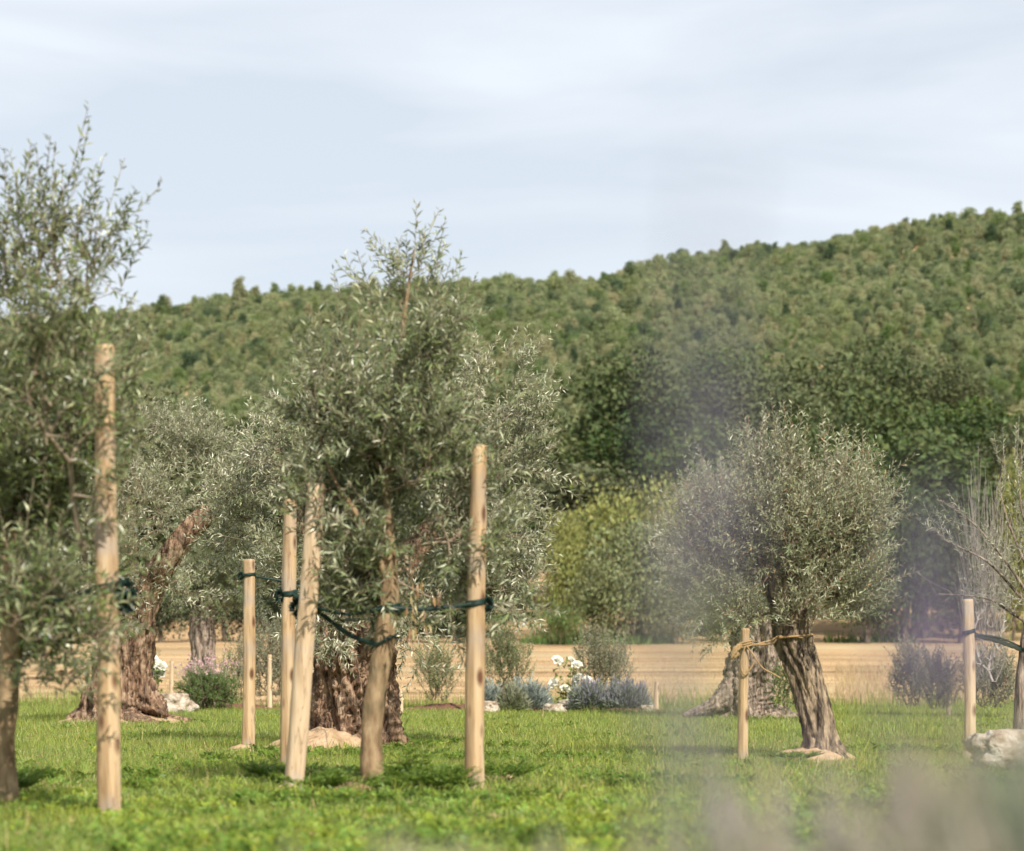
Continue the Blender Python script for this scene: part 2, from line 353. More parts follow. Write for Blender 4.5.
def field_edge(X, Y):
    k = smooth(95, 104, Y); return Y+k*(2.6*np.sin(X*.16+.5)+1.3*np.sin(X*.5+1)+.5*np.sin(X*1.7))
sheet('field', np.arange(-75, 75.1, 1.5), np.arange(37, 105, 2.), M['field'], .02, field_edge)

# ------------------------------------------------------------------ plants: growth
def grow(rng, nodes, par, prad, shoots, bf=.25, seg=.1, tip=.0016, pw=2.3, shoot_seg=4, wob=.12, sub=4):
    """connects every shoot base to the nearest wood; returns tubes of the branches"""
    n0 = len(nodes); cap = n0+len(shoots['b'])*60
    P = np.zeros((cap, 3)); P[:n0] = nodes; parent = np.full(cap, -1, int); parent[:n0] = par
    plen = np.zeros(cap); 
    for i in range(n0):
        if parent[i] >= 0: plen[i] = plen[parent[i]]+np.linalg.norm(P[i]-P[parent[i]])
    plen0 = plen[:n0].copy()
    cnt = n0; usable = np.zeros(cap, bool); usable[:n0] = shoots.get('usable', np.ones(n0, bool))
    root = nodes[shoots.get('anchor', n0-1)]
    order = np.argsort(np.linalg.norm(shoots['b']-root, axis=1)); tips = []
    ends = np.zeros(len(order), int)
    for k in order:
        b = shoots['b'][k]
        d = np.linalg.norm(P[:cnt]-b, axis=1)
        c = d+bf*plen[:cnt]+(~usable[:cnt])*1e3
        j = int(np.argmin(c)); dist = d[j]
        m = max(1, int(dist/seg)); m = min(m, 12)
        w = rng.normal(size=3)*wob*dist; last = j
        for q in range(1, m+1):
            t = q/m; p = P[j]*(1-t)+b*t+w*math.sin(math.pi*t)*.5+np.array([0, 0, -.06*dist*math.sin(math.pi*t)])
            P[cnt] = p; parent[cnt] = last; plen[cnt] = plen[last]+dist/m; usable[cnt] = True; last = cnt; cnt += 1
        ends[k] = last
    # shoots
    for k in range(len(order)):
        last = ends[k]
        for q in range(1, shoot_seg+1):
            P[cnt] = shoot_pos(shoots, k, q/shoot_seg); parent[cnt] = last; last = cnt; cnt += 1
    acc = np.zeros(cnt); par_ = parent[:cnt]
    has = np.zeros(cnt, bool); has[par_[par_ >= 0]] = True
    acc[~has] = tip**pw
    for i in range(cnt-1, 0, -1):
        if par_[i] >= 0: acc[par_[i]] += acc[i]+(tip*.12)**pw
    r = acc**(1/pw)
    rmax = prad
    e = np.arange(n0, cnt); pa = par_[e]
    ra = np.minimum(r[pa], rmax); 
    same = pa < n0; ra = np.where(same, np.minimum(r[e]*1.15, rmax), ra)
    rb = np.minimum(r[e], rmax)
    return P[pa], P[e], ra, rb

def shoot_pos(s, k, t):
    return s['b'][k]+s['d'][k]*s['L'][k]*t+np.array([0, 0, 1.])*s['up'][k]*s['L'][k]*t*t

def sample_ell(rng, ells, n):
    """ells: (cx,cy,cz,rx,ry,rz,weight)"""
    E = np.array(ells); wt = E[:, 6]/E[:, 6].sum()
    idx = rng.choice(len(E), n, p=wt)
    v = unit(rng.normal(size=(n, 3)))*(rng.random((n, 1))**(1/2.3))
    c = E[idx, :3]; r = E[idx, 3:6]
    return c+v*r, v

def make_shoots(rng, ells, n, L=(.2, .4), up=.5, out=.8, jit=.5, bend=.1, cull=None):
    b, v = sample_ell(rng, ells, n)
    if cull:                      # gaps between the clumps of a crown
        b2, v2 = sample_ell(rng, ells, n); b = np.vstack([b, b2]); v = np.vstack([v, v2])
        g = np.array([mnoise.noise(Vector(p*cull)) for p in b]); k = np.argsort(-g)[:n]; b = b[k]; v = v[k]
    d = unit(v*out+np.array([0, 0, up])+rng.normal(size=(n, 3))*jit)
    return dict(b=b, d=d, L=rng.uniform(L[0], L[1], n), up=np.full(n, bend)+rng.normal(size=n)*.08)

def shoot_leaves(rng, s, per, ll=(.04, .06), ww=.2, spread=.75, t0=.05, droop=.0, nup=.6, taper=True):
    n = len(s['b']); t = np.repeat(np.linspace(t0, 1, per)[None], n, 0)+rng.normal(size=(n, per))*.02
    b = s['b'][:, None]; d = s['d'][:, None]; Ls = s['L'][:, None, None]; u = s['up'][:, None, None]
    up = np.array([0, 0, 1.])
    P = b+d*Ls*t[..., None]+up*u*Ls*t[..., None]**2
    D = unit(d+2*up*u*t[..., None])
    ang = (np.arange(per)*1.65+(np.arange(per) % 2)*math.pi)[None]+rng.uniform(0, 6.28, (n, 1))+rng.normal(size=(n, per))*.3
    ref = unit(np.cross(D, rng.normal(size=(n, 1, 3)))); ref2 = np.cross(D, ref)
    S = ref*np.cos(ang)[..., None]+ref2*np.sin(ang)[..., None]
    LD = unit(D*(1-spread*.5)+S*spread+up*(-droop)+rng.normal(size=D.shape)*.12)
    Nn = unit(up*nup+D*.5+rng.normal(size=D.shape)*.45)
    ln = rng.uniform(ll[0], ll[1], (n, per))
    if taper: ln = ln*(1-.35*np.clip(t, 0, 1)**3)
    return leaves_vf(P.reshape(-1, 3), LD.reshape(-1, 3), Nn.reshape(-1, 3), ln.ravel(), (ln*ww).ravel())

def put_leaves(name, V, F, mat, parent, origin):
    return link(name, mesh(name, V-origin, F, mat), parent=parent)

def plant(name, origin, rng, nodes, par, prad, shoots, mats, per, leafkw, label, cat, group=None, growkw={}, trunk=None, extra=None, branch_name='branches', leaf_name='foliage', bare=0):
    root = empty(name, origin); tag(root, label, cat, group)
    origin = np.array(origin, float)
    A, B, ra, rb = grow(rng, np.array(nodes, float), par, prad, shoots, **growkw)
    V, F = tubes_vf(A, B, ra, rb, 5)
    link(branch_name, mesh(branch_name, V-origin, F, mats['twig'], True), parent=root)
    if per:
        s2 = shoots
        if bare:
            keep = rng.random(len(shoots['b'])) > bare
            s2 = {k: (v[keep] if isinstance(v, np.ndarray) and len(v) == len(keep) else v) for k, v in shoots.items()}
        V, F = shoot_leaves(rng, s2, per, **leafkw)
        put_leaves(leaf_name, V, F, mats['leaf'], root, origin)
    if trunk is not None:
        V, Fs = trunk; link('trunk', mesh('trunk', V-origin, Fs, mats['trunk'], True), parent=root)
    return root

def ell_px(px, py, rx, ry, Y, wt=None, depth=None, dy=0):
    """an ellipsoid given where it shows, at the depth of its plant"""
    k = Y/FPX; c = at(px, py, Y); dz = depth if depth else (rx+ry)/2*k*.9
    return (c[0], Y+dy, c[2], rx*k, dz, ry*k, wt if wt else rx*ry)

def chain(points):
    return [np.array(p, float) for p in points]

def trunk_nodes(C, prev=-1, start=0):
    return list(C), [prev]+[start+i for i in range(len(C)-1)]

def merge_chains(chains):
    """chains: list of (points, attach_index or None) -> nodes, parents"""
    nodes = []; par = []
    for pts, att in chains:
        s = len(nodes)
        for i, p in enumerate(pts):
            nodes.append(p); par.append((att if att is not None else -1) if i == 0 else s+i-1)
    return np.array(nodes), np.array(par)

def gnarl(seed, amp=.25, freq=1.6, lobes=5, flare=.6, zf=.8, fine=.06, tw=1.2):
    def f(p, a, t, r):
        aa = a+tw*t
        l = math.sin(aa*lobes+seed)*.5+.5; l2 = math.sin(aa*(lobes+4)+seed*2.3+t*2)*.5
        rid = (l*.7+l2*.3-.35)
        v = Vector((p[0]*freq*2.2+seed, p[1]*freq*2.2, p[2]*freq*zf*2))
        n1 = mnoise.noise(v); n2 = abs(mnoise.noise(v*2.6)); n3 = mnoise.noise(v*7)
        q = Vector((math.cos(aa)*2.4+seed*1.3, math.sin(aa)*2.4, p[2]*.55)); fur = 1-min(1, abs(mnoise.noise(q))*4.5); fur2 = 1-min(1, abs(mnoise.noise(q*2.3))*5)
        hole = max(0, mnoise.noise(Vector((p[0]*4.5+seed*5, p[1]*4.5, p[2]*3)))-.42)*3
        return r*(amp*rid+amp*.7*n1-amp*.35*n2+fine*n3*1.1-amp*1.0*fur-amp*.45*fur2-amp*1.6*hole)+r*flare*max(0, 1-t*5.5)**2*(.45+.9*l)
    return f

# ------------------------------------------------------------------ hillside trees
def crown_vf(rng, W, H, nb, per, leaf, base=.25, shape='round', spread=.65):
    """foliage of a distant tree: leaf clumps on many small lobes spread through the crown's volume"""
    v = unit(rng.normal(size=(nb, 3))); rr = rng.random((nb, 1))**.45
    c = v*rr*np.array([W*.38, W*.38, (H*(1-base))*.42])
    if shape in ('cone', 'feather'):
        k = 1-(.75 if shape == 'cone' else .5)*np.clip((c[:, 2:3]/(H*(1-base)*.42)+1)/2, 0, 1); c[:, :2] *= k*1.25
    c[:, 2] += H*base+H*(1-base)*.5
    br = rng.uniform(.11, .2, nb)*W
    if shape == 'cone': br *= .8
    idx = np.repeat(np.arange(nb), per); n = len(idx)
    s = unit(rng.normal(size=(n, 3))+np.array([0, 0, .25]))
    P = c[idx]+s*br[idx][:, None]*rng.uniform(.55, 1.15, (n, 1))*np.array([1.15, 1.15, .85])
    D = unit(rng.normal(size=(n, 3))+s*.5+np.array([0, 0, .2])); Nn = unit(s+rng.normal(size=(n, 3))*spread)
    ln = rng.uniform(.7, 1.3, n)*leaf
    if shape == 'feather':
        D = unit(D*.55+np.array([0, 0, 1.1])+s*.3); return leaves_vf(P-D*ln[:, None]*.5, D, Nn, ln*1.5, ln*.55, fold=.12, mid=.45), c
    return leaves_vf(P-D*ln[:, None]*.5, D, Nn, ln, ln*.75, fold=.12, mid=.5), c

def trunk_vf(rng, W, H, c, r, k=5):
    base = np.array([0, 0, -.3]); fork = np.array([rng.normal()*.1, rng.normal()*.1, H*.3]); top = np.array([rng.normal()*.2, rng.normal()*.2, H*.75])
    A = [base, fork]; B = [fork, top]; ra = [r*1.3, r]; rb = [r, r*.3]
    for q in c[rng.choice(len(c), min(7, len(c)), replace=False)]:
        t = rng.uniform(.0, .7); A.append(fork*(1-t)+top*t); B.append(q); ra.append(r*.45); rb.append(r*.12)
    return tubes_vf(np.array(A), np.array(B), np.array(ra), np.array(rb), k)

rng = np.random.default_rng(11)
PROTO = {}
def tree_proto(kind, i):
    r = np.random.default_rng(hash((len(kind), i*7+3)) % 9999+i)
    if kind == 'broadleaf':   W, H, nb, per, lf, b, sh = 6.2, 8.2, 70, 130, .22, .06, 'round'
    elif kind == 'slender':   W, H, nb, per, lf, b, sh = (3.2, 4.3, 5.2, 3.8, 4.6)[i % 5], (5.6, 5.0, 4.6, 6.6, 5.6)[i % 5], 52, 52, .24, .0, ('feather', 'round', 'feather', 'cone', 'feather')[i % 5]
    elif kind == 'bushy':     W, H, nb, per, lf, b, sh = 5.0, 4.4, 80, 60, .17, .0, 'round'
    (V, F), c = crown_vf(r, W, H, nb, per, lf, b, sh)
    return V, F, c, W, H, r
def proto_pair(kind, i, leafmat):
    key = (kind, i, leafmat)
    if key not in PROTO:
        V, F, c, W, H, r = tree_proto(kind, i)
        tv, tf = trunk_vf(r, W, H, c, .13 if kind != 'broadleaf' else .2)
        PROTO[key] = (mesh('crown', V, F, M[leafmat]), mesh('trunk', tv, tf, M['treebark']))
    return PROTO[key]
def place_tree(name, x, y, s, sz, kind, i, leafmat, label, cat, group, rz=None):
    cm, tm = proto_pair(kind, i, leafmat)
    o = empty(name, (x, y, float(zfun(x, y)))); o.rotation_euler = (0, 0, rng.uniform(0, 6.28) if rz is None else rz); o.scale = (s, s, s*sz)
    link('crown', cm, parent=o); link('trunk', tm, parent=o); tag(o, label, cat, group); return o

# rows of single trees at the foot of the hill
pts = []
def try_pt(x, y, dmin):
    for a, b, dd in pts:
        if (a-x)**2+(b-y)**2 < (.5*(dd+dmin))**2: return False
    pts.append((x, y, dmin)); return True
prng = random.Random(5)
count = 0
for _ in range(9000):
    y = prng.uniform(109, 206); u = prng.uniform(-.275, .30); x = u*y
    if count >= 420: break
    px = 512+u*FPX
    if 480 < px < 575 and y < 150: continue          # the open tan slope seen between the trees
    if 575 < px < 700 and y < 122: continue
    if px > 880 and y < 118 and prng.random() < .6: continue
    dark = (px > 480) or y < 128
    dark = dark and (y < (186 if px < 900 else 174)+12*math.sin(px/47.))
    dm = (6.9 if px > 480 else 5.5) if dark else 2.9
    if not try_pt(x, y, dm): continue
    i = prng.randrange(4)
    if dark:
        place_tree('broadleaf_tree', x, y, prng.uniform(1.1, 1.75), prng.uniform(.58, 1.08), 'broadleaf', i, 'oak',
                   'dark green broadleaf tree in the wood along the foot of the hill', 'tree', 'dark broadleaf trees at the foot of the hill')
    else:
        place_tree('slender_tree', x, y, prng.uniform(.42, .70), prng.uniform(.8, 1.1), 'slender', i, 'wood_leaf',
                   'lighter green young tree low on the wooded hillside', 'tree', 'light green trees low on the hillside')
    count += 1

# the far wood: one mass of instanced trees
def forest():
    col = bpy.data.collections.new('wood_sources'); srcs = []
    for i in range(5):
        V, F, c, W, H, r = tree_proto('slender', i); tv, tf = trunk_vf(r, W, H, c, .1, 4)
        V2, F2 = np.vstack([V, tv]), [F, tf+len(V)]
        mi = np.concatenate([np.zeros(len(F)), np.ones(len(tf))])
        me = mesh('wood_tree', V2, F2, [M['wood_leaf'], M['treebark']], mi=mi)
        o = bpy.data.objects.new('wood_tree_%d' % i, me); col.objects.link(o); srcs.append(o)
    for i in range(3):
        V, F, c, W, H, r = tree_proto('broadleaf', i+5)
        me = mesh('wood_tree', V*.7, [F], [M['wood_leaf']])
        o = bpy.data.objects.new('wood_tree_%d' % (i+5), me); col.objects.link(o)
    fr = np.random.default_rng(3); P = []; S = []; Rz = []; I = []
    y = 204.
    while y < 540:
        sp = 1.5+(y-204)*.0022
        xs = np.arange(-.29*y, .31*y, sp)
        xs = xs+fr.uniform(-1, 1, len(xs))*sp; ys = y+fr.uniform(-1.1, 1.1, len(xs))*sp
        keep = fr.random(len(xs)) > .06
        P.append(np.stack([xs, ys, zfun(xs, ys)], 1)[keep]); y += sp
    P = np.concatenate(P); n = len(P)
    clump = np.array([mnoise.noise(Vector((p[0]*.04, p[1]*.03, 3))) for p in P])
    S = np.exp(fr.normal(-.76, .20, n))*(1+.35*clump)*(.78+.42*smooth(204, 420, P[:, 1])); big = fr.random(n) < .03; S[big] *= 1.2
    I = fr.integers(0, 5, n); I[(clump > .30) & (fr.random(n) < .35)] = 5; I[fr.random(n) < .03] = 6; I[fr.random(n) < .02] = 7; S[I > 4] *= .72
    me = bpy.data.meshes.new('wood'); me.vertices.add(n); me.vertices.foreach_set('co', P.astype(np.float32).ravel())
    a = me.attributes.new('sz', 'FLOAT', 'POINT'); a.data.foreach_set('value', S.astype(np.float32))
    a = me.attributes.new('rz', 'FLOAT', 'POINT'); a.data.foreach_set('value', fr.uniform(0, 6.28, n).astype(np.float32))
    a = me.attributes.new('idx', 'INT', 'POINT'); a.data.foreach_set('value', I.astype(np.int32))
    o = link('wood', me); tag(o, 'dense light green wood covering the whole hillside up to the skyline', 'wood', kind='stuff')
    g = bpy.data.node_groups.new('wood_scatter', 'GeometryNodeTree')
    g.interface.new_socket('Geometry', in_out='INPUT', socket_type='NodeSocketGeometry'); g.interface.new_socket('Geometry', in_out='OUTPUT', socket_type='NodeSocketGeometry')
    n_ = g.nodes; l_ = g.links
    gi = n_.new('NodeGroupInput'); go = n_.new('NodeGroupOutput'); iop = n_.new('GeometryNodeInstanceOnPoints')
    ci = n_.new('GeometryNodeCollectionInfo'); ci.inputs['Collection'].default_value = col; ci.inputs['Separate Children'].default_value = True; ci.inputs['Reset Children'].default_value = True
    def na(nm, ty):
        q = n_.new('GeometryNodeInputNamedAttribute'); q.data_type = ty; q.inputs['Name'].default_value = nm; return [s for s in q.outputs if s.name == 'Attribute' and s.enabled][0]
    l_.new(gi.outputs[0], iop.inputs['Points']); l_.new(ci.outputs[0], iop.inputs['Instance']); iop.inputs['Pick Instance'].default_value = True
    l_.new(na('idx', 'INT'), iop.inputs['Instance Index']); l_.new(na('sz', 'FLOAT'), iop.inputs['Scale'])
    cx = n_.new('ShaderNodeCombineXYZ'); l_.new(na('rz', 'FLOAT'), cx.inputs['Z']); l_.new(cx.outputs[0], iop.inputs['Rotation'])
    l_.new(iop.outputs[0], go.inputs[0])
    o.modifiers.new('scatter', 'NODES').node_group = g
    return n
NW = forest()

# single bushes and trees one can tell apart at the far side of the field
def far_bush(px, py_top, wpx, Y, kind, i, mat, name, label, cat, group=None):
    x = (px-512)/FPX*Y; z0 = float(zfun(x, Y)); top = at(px, py_top, Y)[2]; W = wpx/FPX*Y
    bw, bh = {'broadleaf': (6.2, 8.2), 'slender': (3.6, 6.2), 'bushy': (5.0, 4.4)}[kind]
    s = W/bw; o = place_tree(name, x, Y, s, ((top-z0)/bh)/s, kind, i, mat, label, cat, group); return o
far_bush(562, 508, 62, 104, 'bushy', 1, 'yellow_leaf', 'small_tree', 'small yellow-green tree with a thin crown left of the rounded bushes', 'small tree')
far_bush(606, 482, 110, 108, 'bushy', 2, 'yellow_leaf', 'yellow_bush', 'yellow-green bush highest of those below the dark trees', 'bush')
far_bush(664, 480, 110, 108, 'bushy', 3, 'yellow_leaf', 'yellow_bush', 'yellow-green bush partly hidden by the leaning olive crown', 'bush')
far_bush(640, 515, 130, 103, 'bushy', 0, 'olive_bush', 'rounded_bush', 'dull green rounded bush below the yellow-green ones', 'bush')
far_bush(604, 556, 84, 101, 'bushy', 1, 'olive_bush', 'rounded_bush', 'dull green low bush beside the open tan slope', 'bush')
far_bush(676, 560, 90, 101, 'bushy', 2, 'olive_bush', 'rounded_bush', 'dull green bush directly left of the old olive crown', 'bush')
far_bush(1014, 458, 56, 106, 'bushy', 3, 'yellow_leaf', 'yellow_bush', 'yellow-green bush at the right edge behind bare grey twigs', 'bush')
far_bush(905, 470, 110, 103, 'bushy', 1, 'oak', 'dark_bush', 'dark bush behind the right flank of the leaning olive', 'bush')
far_bush(960, 500, 100, 103, 'bushy', 2, 'oak', 'dark_bush', 'dark bush between the leaning olive and the bare grey shrub', 'bush')
far_bush(868, 520, 90, 102, 'bushy', 0, 'oak', 'dark_bush', 'dark bush hidden low behind the leaning olive crown', 'bush')
for k, (px, tp, wd) in enumerate([(95, 545, 90), (160, 560, 85), (225, 552, 85), (285, 560, 90), (345, 556, 80), (400, 556, 80), (455, 560, 80), (40, 550, 90), (740, 560, 90)]):
    where = ['behind the tall thick post', 'behind the slanting olive limb', 'behind the small grey-trunked olive', 'behind the pair of central posts', 'behind the wide brown olive trunk',
             'behind the bent young trunk', 'left of the tall upright post', 'behind the left edge tree', 'behind the short roped post'][k]
    far_bush(px, tp, wd, 103+k % 3, 'bushy', k % 4, 'dark_leaf', 'hedge_bush', 'dark green bush across the field, '+where, 'bush', 'dark bushes behind the field')
# grass verge along the far side of the field
def blades_vf(r, P, h, w, lean=.35, tri=False):
    n = len(P); a = r.uniform(0, 6.28, n); D = np.stack([np.cos(a), np.sin(a), np.zeros(n)], 1)
    ln = np.abs(r.normal(size=n))*lean; b = r.uniform(0, 6.28, n)
    Ld = np.stack([np.cos(b), np.sin(b), np.zeros(n)], 1)*ln[:, None]; U = np.array([0, 0, 1.])
    h = h[:, None]; w = w[:, None]
    if tri:
        V = np.stack([P-D*w*.5, P+D*w*.5, P+Ld*h+U*h], 1).reshape(-1, 3)
        return V, (np.arange(n)*3)[:, None]+np.array([[0, 1, 2]])
    m = P+Ld*h*.35+U*h*.6
    V = np.stack([P-D*w*.4, P+D*w*.4, m+D*w*.5, m-D*w*.5, P+Ld*h+U*h*.92], 1).reshape(-1, 3); o = (np.arange(n)*5)[:, None]
    return V, [o+np.array([[2, 3, 4]]), o+np.array([[0, 1, 2, 3]])]
gr = np.random.default_rng(21)
n = 26000; yy = gr.uniform(99.5, 104.5, n); xx = gr.uniform(-32, 32, n)
P = np.stack([xx, yy, zfun(xx, yy)], 1); pxx = 512+xx/yy*FPX; kk = (((np.abs(pxx-600) < 60+20*np.sin(yy))) | ((np.abs(pxx-870) < 45) & (yy > 103))) & (gr.random(n) < .55); P = P[kk]; n = len(P)
V, F = blades_vf(gr, P, gr.uniform(.15, .6, n), gr.uniform(.06, .14, n), tri=True)
o = link('verge_grass', mesh('verge_grass', V, F, M['shrub_green'])); tag(o, 'strip of green grass along the far side of the tan field', 'grass', kind='stuff')
n = 26000; yy = 39+45*gr.random(n)**1.6*gr.random(n)**.3; xx = gr.uniform(-.26, .3, n)*yy
P = np.stack([xx, yy, zfun(xx, yy)+.02], 1)
dm = leaf_mat('dry_stubble', (.42, .32, .18), (.42, .32, .18), var=.35, trans=.2)
V, F = blades_vf(gr, P, gr.uniform(.03, .1, n), gr.uniform(.01, .02, n), tri=True)
o = link('stubble', mesh('stubble', V, F, dm)); tag(o, 'short dry stubble on the tan field beyond the lawn', 'stubble', kind='stuff')

# ------------------------------------------------------------------ lawn grass and leafy cover
def vnoise(x, y, s, seed):
    g = np.random.default_rng(seed).random((256, 256)); x = x*s+50; y = y*s+50
    xi = np.floor(x).astype(int); yi = np.floor(y).astype(int); fx = x-xi; fy = y-yi; fx = fx*fx*(3-2*fx); fy = fy*fy*(3-2*fy)
    a = g[xi % 256, yi % 256]; b = g[(xi+1) % 256, yi % 256]; c = g[xi % 256, (yi+1) % 256]; d = g[(xi+1) % 256, (yi+1) % 256]
    return (a*(1-fx)+b*fx)*(1-fy)+(c*(1-fx)+d*fx)*fy
BARE = [((372-512)/FPX*12.6, 12.6, .34), ((322-512)/FPX*19.3, 19.3, .36), ((292-512)/FPX*12.6, 12.6, .13), ((470-512)/FPX*12.9, 13.6, .28), ((810-512)/FPX*17, 16.9, .36), ((244-512)/FPX*18.9, 18.8, .2)]
def scatter(r, y0, y1, dens):
    A = (.56*(y0+y1)/2+3.4)*(y1-y0); n = int(A*dens)
    y = r.uniform(y0, y1, n*2); hw = .28*y+1.7; keep = r.random(len(y)) < hw/(.28*y1+1.7); y = y[keep][:n]; hw = hw[keep][:n]
    x = r.uniform(-1, 1, len(y))*hw
    for bx, by, br in BARE:
        d = np.hypot(x-bx, (y-by)*.9); k = (d > br*r.uniform(.55, 1.15, len(d))); x = x[k]; y = y[k]
    return x, y
def grass():
    r = np.random.default_rng(8); parts = []
    for y0, y1, de, hh, ww, tri in ((5.5, 9.5, 2400, .055, .0042, False), (9.5, 14, 2300, .055, .0045, False), (14, 22, 1500, .05, .006, True), (22, 31, 900, .05, .009, True), (31, 39.5, 750, .055, .012, True)):
        x, y = scatter(r, y0, y1, de)
        pn = vnoise(x, y, 1.3, 5)*.6+vnoise(x, y, 4, 6)*.4
        h = hh*(.30+1.5*pn)*r.uniform(.5, 1.35, len(x)); tuft = vnoise(x, y, 9, 77) > .80; h = np.where(tuft, h*1.5, h); tall = r.random(len(x)) < .02; h = np.where(tall, h*1.9, h); kp = (pn > .2) | (r.random(len(x)) < .5); x = x[kp]; y = y[kp]; h = h[kp]
        P = np.stack([x, y, np.full(len(x), GZ-.008)], 1)
        V, F = blades_vf(r, P, h, np.full(len(x), ww)*r.uniform(.7, 1.3, len(x)), lean=.55, tri=tri)
        parts.append((V, F if isinstance(F, list) else [F]))
    V, F = join_vf(parts)
    o = link('grass', mesh('grass', V, F, M['grass'])); tag(o, 'short yellow-green lawn grass between the olive trees', 'grass', kind='stuff')
grass()
def frond_vf(r, x, y, L, nl=6):
    """feathery leaves: an arching axis with leaflets both sides"""
    n = len(x); a = r.uniform(0, 6.28, n); el = r.uniform(.35, 1.2, n)
    D = np.stack([np.cos(a)*np.cos(el), np.sin(a)*np.cos(el), np.sin(el)], 1); B = np.stack([x, y, np.full(n, GZ-.008)], 1)
    side = unit(np.cross(D, [0, 0, 1.])); up = np.cross(side, D); Ps = []; Ds = []; Ns = []; Ls = []
    for k in range(nl):
        t = .3+.7*k/(nl-1); p = B+D*(L*t)[:, None]-np.array([0, 0, 1.])*(L*.35*t*t)[:, None]
        for s in ((-1, 1) if k < nl-1 else (0,)):
            Ps.append(p); Ds.append(unit(D*.8+side*s*.9-np.array([0, 0, .25])+r.normal(size=D.shape)*.1)); Ns.append(up+r.normal(size=D.shape)*.2); Ls.append(L*.42*(1-.45*t)*r.uniform(.8, 1.2, n))
    P = np.concatenate(Ps); Ln = np.concatenate(Ls)
    return leaves_vf(P, np.concatenate(Ds), np.concatenate(Ns), Ln, Ln*.5)
def cover():
    r = np.random.default_rng(9); parts = []
    for y0, y1, de, L0, th in ((5.5, 9.3, 520, .085, .15), (9.3, 12.2, 560, .08, .34), (12.2, 16, 320, .07, .50), (16, 24, 120, .06, .6)):
        x, y = scatter(r, y0, y1, de); pn = vnoise(x, y, 1.6, 15)*.65+vnoise(x, y, 5, 16)*.35
        thx = th+.16*smooth(-.5, 2.5, x); k = pn > thx+.12*(r.random(len(x))-.5); x = x[k]; y = y[k]; pn = pn[k]
        V, F = frond_vf(r, x, y, L0*(.6+.8*pn)*r.uniform(.7, 1.35, len(x)), 5); parts.append((V, [F]))
    V, F = join_vf(parts)
    o = link('leafy_ground_cover', mesh('leafy_ground_cover', V, F, M['cover'])); tag(o, 'bright green feathery leaves carpeting the front of the lawn', 'ground cover', kind='stuff')
cover()
def lawn_weeds():
    r = np.random.default_rng(19); parts = []
    for y0, y1, de, L0, th in ((7, 10, 900, .10, .70), (10, 14, 800, .10, .66), (14, 20, 260, .085, .70), (20, 30, 90, .08, .72)):
        x, y = scatter(r, y0, y1, de); pn = vnoise(x, y, 1.15, 41)*.7+vnoise(x, y, 4.5, 42)*.3; k = pn > th-.06*r.random(len(x)); x = x[k]; y = y[k]
        V, F = frond_vf(r, x, y, L0*r.uniform(.6, 1.5, len(x)), 6); parts.append((V, [F]))
    V, F = join_vf(parts); o = link('lawn_weeds', mesh('lawn_weeds', V, F, M['weed'])); tag(o, 'darker feathery weeds in scattered patches through the lawn', 'weeds', kind='stuff')
    parts = []
    x, y = scatter(r, 8, 26, 38); n = len(x); a = r.uniform(0, 6.28, n); P = np.stack([x, y, GZ+r.uniform(.0, .03, n)], 1)
    V, F = leaves_vf(P, np.stack([np.cos(a), np.sin(a), r.normal(size=n)*.15], 1), np.array([0, 0, 1])+r.normal(size=(n, 3))*.3, r.uniform(.03, .07, n), r.uniform(.01, .02, n))
    o = link('leaf_litter', mesh('leaf_litter', V, F, M['dried'])); tag(o, 'dry fallen leaves scattered in the grass', 'leaf litter', kind='stuff')
    n = 16000; x = r.uniform(-12, 13, n); y = 38.4+.9*np.sin(x*.55)+.5*np.sin(x*1.7+1)+r.normal(size=n)*.55; P = np.stack([x, y, zfun(x, y)], 1)
    k = (vnoise(x, y, .8, 61) > .35); P = P[k]; n = len(P); V, F = blades_vf(r, P, r.uniform(.08, .36, n)*(.3+1.3*vnoise(P[:, 0], P[:, 1], 1.2, 62)), r.uniform(.008, .016, n), tri=True)
    o = link('edge_grass', mesh('edge_grass', V, F, M['grass'])); tag(o, 'ragged taller grass along the far edge of the lawn', 'grass', kind='stuff')
    n = 22000; y = r.uniform(38.5, 62, n); x = r.uniform((835-512)/FPX, .30, n)*y; P = np.stack([x, y, zfun(x, y)], 1)
    k = vnoise(x, y, .5, 63) > .3; P = P[k]; n = len(P); V, F = blades_vf(r, P, r.uniform(.08, .30, n), r.uniform(.01, .02, n), tri=True)
    o = link('dry_grass', mesh('dry_grass', V, F, dm)); tag(o, 'pale dry grass on the field beyond the lawn at right', 'grass', kind='stuff')
lawn_weeds()

# ------------------------------------------------------------------ soil around the trunks
def mound(name, px, Y, rx, ry, h, mat, seed=0, n=40, dy=0):
    cx = (px-512)/FPX*Y; V = []; 
    for i in range(n+1):
        for j in range(64):
            t = i/n; a = j/64*2*math.pi; e = 1+.28*mnoise.noise(Vector((math.cos(a)*1.7+seed, math.sin(a)*1.7, seed)))
            x = math.cos(a)*rx*t*e; y = math.sin(a)*ry*t*e
            z = h*(1-t*t)**1.3*(1+.5*mnoise.noise(Vector((x*4+seed, y*4, 1))))+.03*mnoise.noise(Vector((x*11, y*11, seed)))*(1-t)+.05*(1-t**8)-.012
            V.append((x, y, z))
    i = np.arange(n)[:, None]*64; j = np.arange(64)[None]; k = (j+1) % 64
    F = np.stack([i+j, i+64+j, i+64+k, i+k], -1).reshape(-1, 4)
    o = link(name, mesh(name, V, F, mat, True), loc=(cx, Y+dy, GZ-.02)); tag(o, kind='structure'); return o
mound('soil', 372, 12.65, .30, .26, .05, M['soil'], 1)
mound('soil', 322, 19.3, .52, .5, .15, M['soil'], 2)
mound('soil', 484, 13.6, .27, .24, .03, M['soil'], 3)
